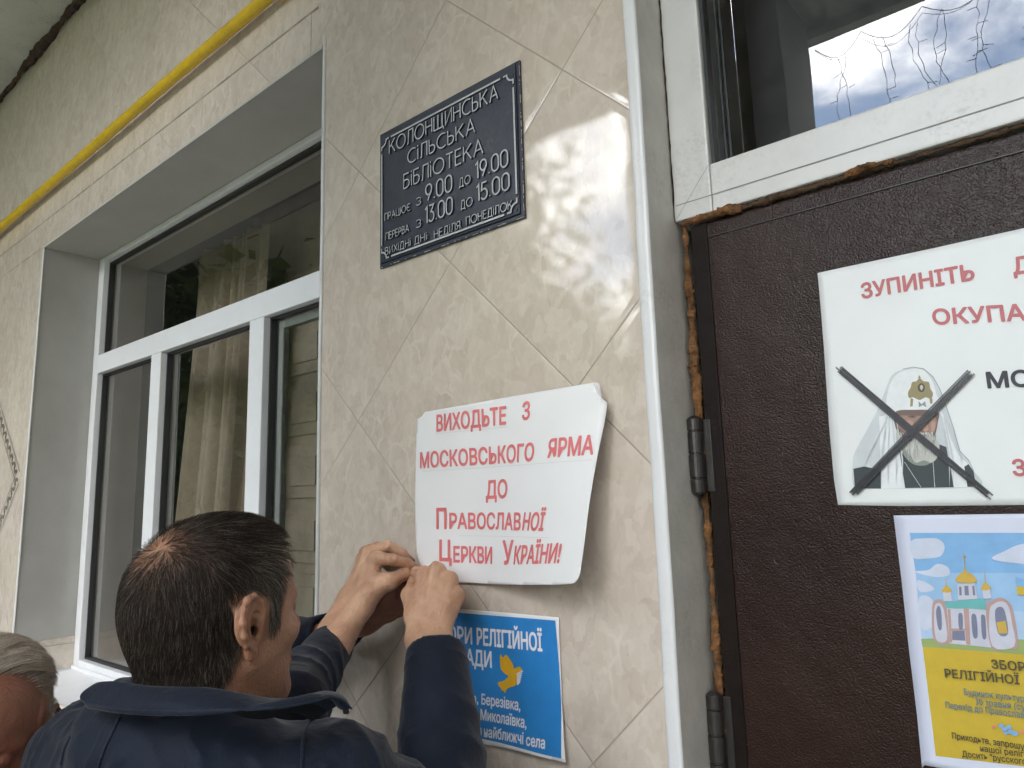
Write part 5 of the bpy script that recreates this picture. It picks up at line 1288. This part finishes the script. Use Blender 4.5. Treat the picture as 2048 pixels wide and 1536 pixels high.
js.add(cap(NB-BR*.055-Z*.004-BF*.014, NB+BR*.035-Z*.010-BF*.014, .058, .058), .04); js.sub(cap(NB+Z*.072+BF*.01, NB+Z*.2, .062, .09), .012); js.sub(ell(NB-Z*.86, (.5, .5, .16)), .01)
def axis_t(P, a, b): ab = b-a; return ((P-a)@ab)/(ab@ab)
def folds(P, d):
    P = P.astype(np.float64)
    wq = vnoise(P*np.array([9, 9, 7.0]))*2-1; w2 = vnoise(P*np.array([21, 21, 15.0])+7)*2-1
    w3 = np.abs(vnoise(P*np.array([44, 44, 30.0])+3)*2-1); e = .0095*wq+.0075*w2-.0040*(1-w3)**3
    for a, b, f, m0 in ((eR, cC, 31., .0026), (sR, eR, 24., .0040), (eL, cA, 30., .0032), (sL, eL, 22., .003)):
        ab = nrm(b-a); t = axis_t(P, a, b); rel = P-a; s_ = rel@ab; per = np.linalg.norm(rel-s_[:, None]*ab, axis=1)
        m_ = lerpstep(-.15, .1, t)*lerpstep(1.1, .86, t)*lerpstep(.105, .07, per)
        ph = s_*2*np.pi*f*0.5+((P-a)@nrm(np.cross(ab, (.3, .2, 1))))*46+9*vnoise(P*11.0)+5*vnoise(P*5.0+3)
        e = e*(1-.5*m_)+m_*m0*(np.abs(np.sin(ph*.5))**.7*2-1.1)*(.35+.9*vnoise(P*8.0+11))
    # long drag folds running from the right shoulder down the back
    u = (P-NB)@BR; v = (P-NB)[:, 2]
    bk = lerpstep(.0, -.06, (P-NB)@BF)
    e = e+bk*.0065*np.sin((u*.9-v*1.25)*58+4*vnoise(P*6.0))*lerpstep(.02, -.06, v)*lerpstep(-.19, -.02, u)*lerpstep(.0, .05, np.abs(u+.03)+.03)
    e = e*np.minimum(lerpstep(.035, .12, np.linalg.norm(P-cC, axis=1)), lerpstep(.035, .12, np.linalg.norm(P-cA, axis=1)))
    # stitched edge of the cuffs
    for c, a_ in ((cC, axC), (cA, ax)):
        s_ = (P-c)@a_; e = e-.0016*np.exp(-((s_+.012)/.0025)**2)*(np.abs(s_) < .05)
    return d+e
js.post = folds
V, Q = polygonise(js, NB-np.array([.52, .36, .76]), NB+np.array([.42, .52, .12]), .0042)
JK = new_mesh('jacket', V, Q, M_NAVYC, P1, True)
def hit(px_, py_, d0=.35, d1=1.5):
    d = FW+(px_-1024)/F_PX*RT-(py_-768)/F_PX*UP; t = d0; L = np.linalg.norm(d)
    for _ in range(120):
        e = float(js((EYE+d*t)[None])[0])
        if e < .0006: break
        t += e/L*.7
        if t > d1: return None
    return EYE+d*(t-.0002)
sm = MB()
for pl in ([(240, 1432), (224, 1465), (208, 1500), (198, 1530), (194, 1560)], [(605, 1580), (604, 1530), (605, 1490), (609, 1460), (622, 1440)], [(140, 1475), (128, 1500), (122, 1530)]):
    pts = [q for q in (hit(*p) for p in spl(pl, 5, False)) if q is not None]
    if len(pts) > 3: sm.tube(pts, .0017, 6)
sm.build('seam', M_SEAM, JK, True)
# collar: a folded band standing off the neck, open at the right
def cpx(px_, py_, a_, b_, c0=428):
    d0 = float((NB-EYE)@FW); l = (px_-c0)*d0/F_PX
    return atd(px_, py_, d0+.005-b_*math.sqrt(max(0.0, 1-(l/a_)**2)))
up_ = [(188, 1372), (200, 1364), (226, 1361), (262, 1366), (300, 1371), (360, 1373), (412, 1374), (470, 1384), (532, 1397), (575, 1398), (612, 1391), (645, 1384), (672, 1388), (688, 1402)]
lo_ = [(172, 1410), (180, 1419), (200, 1422), (240, 1426), (290, 1429), (345, 1430), (400, 1430), (460, 1428), (520, 1421), (570, 1411), (612, 1402), (645, 1396), (673, 1402), (692, 1424)]
U_, L_ = [cpx(x, y, .150, .080) for x, y in up_], [cpx(x, y, .158, .108) for x, y in lo_]
def resamp(pl, n):
    pl = np.array(pl); out_ = []
    for i in range(n):
        t = i/(n-1)*(len(pl)-1); k = min(int(t), len(pl)-2); f = t-k
        a, b, c, d = pl[max(k-1, 0)], pl[k], pl[k+1], pl[min(k+2, len(pl)-1)]
        out_.append(0.5*((2*b)+(-a+c)*f+(2*a-5*b+4*c-d)*f*f+(-a+3*b-3*c+d)*f**3))
    return np.array(out_)
n_ = 70; U_, L_ = resamp(U_, n_), resamp(L_, n_); cen = NB+Z*.01; rows = []
for j in range(10):
    t = j/9
    base = U_*(1-t)+L_*t; o_ = base-cen; o_[:, 2] = 0; o_ /= np.linalg.norm(o_, axis=1, keepdims=True)
    wv_ = (vnoise(np.stack([np.linspace(0, 9, n_), np.full(n_, t*2.2), np.zeros(n_)], 1))-.5)[:, None]; rows.append(base+o_*(.006*math.sin(math.pi*t)**.8+.007*wv_*min(1, t*3)*min(1, (1-t)*4+.3))+np.array([0, 0, .0012])*np.sin(np.linspace(0, 14, n_))[:, None]*t)
ins_ = U_-(U_-cen)*np.array([.10, .10, 0])-np.array([0, 0, .010]); ins2 = U_-(U_-cen)*np.array([.20, .20, 0])-np.array([0, 0, .022])
rows = [ins2, ins_]+rows+[L_-(L_-cen)*np.array([.05, .05, 0])+np.array([0, 0, .004])]
V = np.concatenate(rows); nr = len(rows)
Q = np.array([(j*n_+i, j*n_+i+1, (j+1)*n_+i+1, (j+1)*n_+i) for j in range(nr-1) for i in range(n_-1)])
cl_ = new_mesh('collar', V, Q, [M_NAVYC, M_LINING], JK, True, [1 if q[0] < n_ else 0 for q in Q])
md = cl_.modifiers.new('thick', 'SOLIDIFY'); md.thickness = .0035; md.offset = 0
md = cl_.modifiers.new('soft', 'SUBSURF'); md.levels = 1; md.render_levels = 1
st_ = MB(); st_.tube([tuple(v) for v in (rows[9]+(rows[9]-cen)*np.array([.012, .012, 0]))], .0010, 5); st_.build('collar_stitching', M_SEAM, JK, True)
zb = MB(); q = U_[-1]; q2 = L_[-1]
for i in range(7):
    c = q+(q2-q)*i/6; zb.box(c-np.array([.0022, .0022, .0016]), c+np.array([.0022, .0022, .0016]), 0, .0006)
zb.build('zip', simple('black_zip', (.01, .01, .011), .35, spec=.7), JK)
legs(P1, NB-Z*.62, BF, BR, M_TROU)

# ================================================================== the helper whose hand shows underneath
P2 = thing('person', 'person hidden behind the balding man, only a hand and a red trimmed navy cuff showing', 'person', (-1.35, -0.33, 0), 'people at the library wall')
JB = {'index': [A_(783, 1196, -.060, .0118), A_(806, 1184, -.052, .0096), A_(822, 1172, -.036, .0086), A_(836, 1158, -.016, .0072)],
      'middle': [A_(786, 1208, -.052, .0118), A_(808, 1198, -.044, .0094), A_(824, 1187, -.030, .0084), A_(838, 1174, -.014, .0070)],
      'ring': [A_(785, 1219, -.044, .0112), A_(806, 1211, -.036, .0090), A_(822, 1202, -.024, .0080), A_(834, 1191, -.012, .0068)],
      'pinky': [A_(781, 1229, -.036, .0102), A_(799, 1225, -.028, .0082), A_(812, 1217, -.018, .0072), A_(822, 1208, -.011, .0062)],
      'thumb': [A_(742, 1218, -.080, .0155), A_(768, 1192, -.074, .0130), A_(796, 1172, -.058, .0106), A_(818, 1160, -.034, .0088)]}
wB = [at(728, 1232, -.078), at(728, 1250, -.058)]; cB = at(704, 1248, -.080); eB = np.array([-1.285, -.110, 1.345])
sB = hand(SDF(), JB, wB); axB = nrm((wB[0]+wB[1])/2-cB); sB.add(cap((wB[0]+wB[1])/2, cB-axB*.04, .024, .027), .02); knuckles(sB, JB, (0, -.9, .3)); sB.post = crease
V, Q = hp(sB, [c[0] for ch_ in JB.values() for c in ch_]+[cB-axB*.04], .0018, .03)
H2 = Frame(atd(402, 1240, 1.24), 15, 0, 0, .9); h2V, h2Q = polygonise(head_sdf(), (-.115, -.135, -.19), (.115, .14, .14), .004)
N2 = H2.w((0, -.055, -.13)); F2 = np.array([math.sin(R(8)), math.cos(R(8)), 0]); R2 = np.array([F2[1], -F2[0], 0]); s2R = N2+R2*.155-Z*.07; s2L = N2-R2*.16-Z*.08
V3_, Q3_ = coarse([cap(N2, N2-Z*.5, .05, .09), cap(N2-Z*.06, s2R, .035), cap(s2R, eB, .035), cap(eB, cB, .032, .026)], .009, N2-np.array([.4, .3, .65]), N2+np.array([.4, .35, .1]))
L2h = s2L-Z*.52+F2*.03
V4_, Q4_ = coarse([cap(L2h, L2h-Z*.09, .026, .024)]+[cap(L2h-Z*.09+F2*(i*.018-.03), L2h-Z*(.165-.008*abs(i-1.5))+F2*(i*.019-.03)+R2*.012, .0095, .0075) for i in range(4)]+[cap(L2h-Z*.03+F2*.03, L2h-Z*.10+F2*.055, .012, .009)], .0035, L2h-np.array([.09, .09, .21]), L2h+np.array([.09, .09, .05]), .012)
make_body(P2, [(H2.w(h2V), h2Q, hair1(h2V)*.95, zeros(h2V)), (V, Q, zeros(V), zeros(V)+.5), (V3_, Q3_, zeros(V3_), zeros(V3_)), (V4_, Q4_, zeros(V4_), zeros(V4_))], M_SKIN2)
make_hair(P2, 'hair', H2, head_sdf(), h2V, h2Q, hair1, flow1, len1, lambda p: .3+0*p[:, 0], 3000, .0004, M_HAIR, 6, segs=4)
j2 = SDF(); R2m = np.stack([R2, F2, Z]); j2.add(ell(N2-Z*.22+F2*.02, (.165, .115, .2), R2m)); j2.add(ell(N2-Z*.46, (.17, .12, .24), R2m), .08)
j2.add(cap(N2-Z*.04, s2R, .05, .058), .04); j2.add(cap(N2-Z*.04, s2L, .05, .058), .04); j2.add(cap(s2R, eB, .056, .052), .03); j2.add(cap(eB, cB, .050, .036), .03); j2.add(cap(s2L, L2h*.5+s2L*.5, .056, .05), .03); j2.add(cap(L2h*.5+s2L*.5, L2h+Z*.02, .05, .042), .03)
j2.sub(ell(cB+axB*.05, (.05, .05, .05)), .003); j2.sub(cap(cB-axB*.05, cB+axB*.03, .029, .031), .003); j2.sub(cap(N2-Z*.0, N2+Z*.2, .062, .09), .02); j2.sub(ell(N2-Z*.80, (.5, .5, .12)), .01)
j2.post = lambda P, d: d+.008*(vnoise(P*14.0)-.5)+.006*(vnoise(P*31.0)-.5)
V, Q = polygonise(j2, N2-np.array([.38, .32, .74]), N2+np.array([.42, .38, .1]), .006)
J2 = new_mesh('jacket', V, Q, M_NAVY2, P2, True)
tb = MB(); aa = nrm(np.cross(axB, (0, 0, 1))); bb = np.cross(axB, aa)
c0 = at(697, 1216, -.085)
for o_ in (0, .006):
    tb.tube([cB-axB*(.004+o_)+(aa*math.cos(t)+bb*math.sin(t))*.0385 for t in np.linspace(0, 6.2832, 25)], .0013, 6, 0, False)
tb.build('cuff_trim', simple('dark_red_trim', (.12, .012, .018), .7), J2, True)
legs(P2, N2-Z*.60, F2, R2, M_TROU)

# ================================================================== the grey haired man at the lower left
P3 = thing('person', 'grey haired man with a ruddy face at the lower left, eyes lowered', 'person', (-0.92, -0.74, 0), 'people at the library wall')
H3 = Frame(atd(-42, 1480, .90), 108, -8, 4, .885)
h3s = head_sdf(closed=True, jowl=.02); h3V, h3Q = polygonise(h3s, (-.115, -.135, -.19), (.115, .14, .14), .0022)
def hair3(p):
    x, y, z = np.abs(p[:, 0]), p[:, 1], p[:, 2]
    top = lerpstep(.062, .046, y+.35*x)*lerpstep(.040, .062, z); side = lerpstep(.034, .022, y)*lerpstep(-.030, -.014, z); back = lerpstep(-.018, -.03, y)*lerpstep(-.095, -.075, z)
    m_ = np.maximum(np.maximum(top, side), back); earm = (x > .0745)*(y < .012)*(y > -.048)*(z < .036)*(z > -.05)
    return np.where(earm, 0, m_)*(z > -.10)
fl3 = np.clip(np.exp(-((h3V[:, 1]-.09)/.05)**2-((h3V[:, 2]+.03)/.05)**2)*.9+lerpstep(.074, .082, np.abs(h3V[:, 0]))*.8*(h3V[:, 1] < .03), 0, 1)
N3 = H3.w((0, -.07, -.14)); F3 = np.array([math.sin(R(168)), math.cos(R(168)), 0]); R3 = np.array([F3[1], -F3[0], 0]); s3R = N3+R3*.15-Z*.09; s3L = N3-R3*.15-Z*.09
hands3 = []
for sS, k in ((s3R, 1), (s3L, -1)):
    h_ = sS-Z*.50+F3*.05
    hands3.append((h_, [cap(h_+Z*.03, h_-Z*.09, .026, .024)]+[cap(h_-Z*.09+F3*(i*.018-.03), h_-Z*(.165-.008*abs(i-1.5))+F3*(i*.019-.03)-R3*k*.012, .0095, .0075) for i in range(4)]+[cap(h_-Z*.03+F3*.03, h_-Z*.10+F3*.055, .012, .009)]))
pcs = [(H3.w(h3V), h3Q, hair3(h3V)*.8, fl3)]
for h_, pr_ in hands3:
    v, q = coarse(pr_, .0035, h_-np.array([.09, .09, .21]), h_+np.array([.09, .09, .07]), .012); pcs.append((v, q, zeros(v), zeros(v)))
v, q = coarse([cap(N3, N3-Z*.5, .05, .08), cap(N3-Z*.06, s3R, .035), cap(N3-Z*.06, s3L, .035), cap(s3R, hands3[0][0], .033, .026), cap(s3L, hands3[1][0], .033, .026)], .009, N3-np.array([.35, .35, .75]), N3+np.array([.35, .35, .1])); pcs.append((v, q, zeros(v), zeros(v)))
make_body(P3, pcs, M_SKIN2)
def flow3(p):
    top = lerpstep(.05, .085, p[:, 2:3]); s_ = np.sign(p[:, 0:1])
    return top*np.array([-0.75, -0.55, 0.05])+(1-top)*(np.array([0, -.95, -.30])+s_*np.array([.05, 0, 0]))
make_hair(P3, 'hair', H3, h3s, h3V, h3Q, hair3, flow3, lambda p: .014+.040*lerpstep(.02, .08, p[:, 2]), lambda p: .16+.3*lerpstep(.05, .1, p[:, 2]), 20000, .00024, M_HAIR2, 8, segs=7, clump=.7, off=.006)
j3 = SDF(); R3m = np.stack([R3, F3, Z]); j3.add(ell(N3-Z*.24, (.165, .105, .2), R3m)); j3.add(ell(N3-Z*.48, (.17, .115, .24), R3m), .08)
for sS, (h_, _) in zip((s3R, s3L), hands3): j3.add(cap(N3-Z*.06, sS, .05, .056), .04); j3.add(cap(sS, (sS+h_)/2-F3*.03, .056, .05), .03); j3.add(cap((sS+h_)/2-F3*.03, h_+Z*.03, .05, .042), .03)
j3.sub(cap(N3-Z*.01, N3+Z*.2, .064, .09), .02); j3.sub(ell(N3-Z*.82, (.5, .5, .12)), .01); j3.post = lambda P, d: d+.008*(vnoise(P*14.0)-.5)
V, Q = polygonise(j3, N3-np.array([.38, .38, .78]), N3+np.array([.38, .38, .1]), .007); new_mesh('jacket', V, Q, M_GREYC, P3, True)
legs(P3, N3-Z*.60, F3, R3, M_TROU)
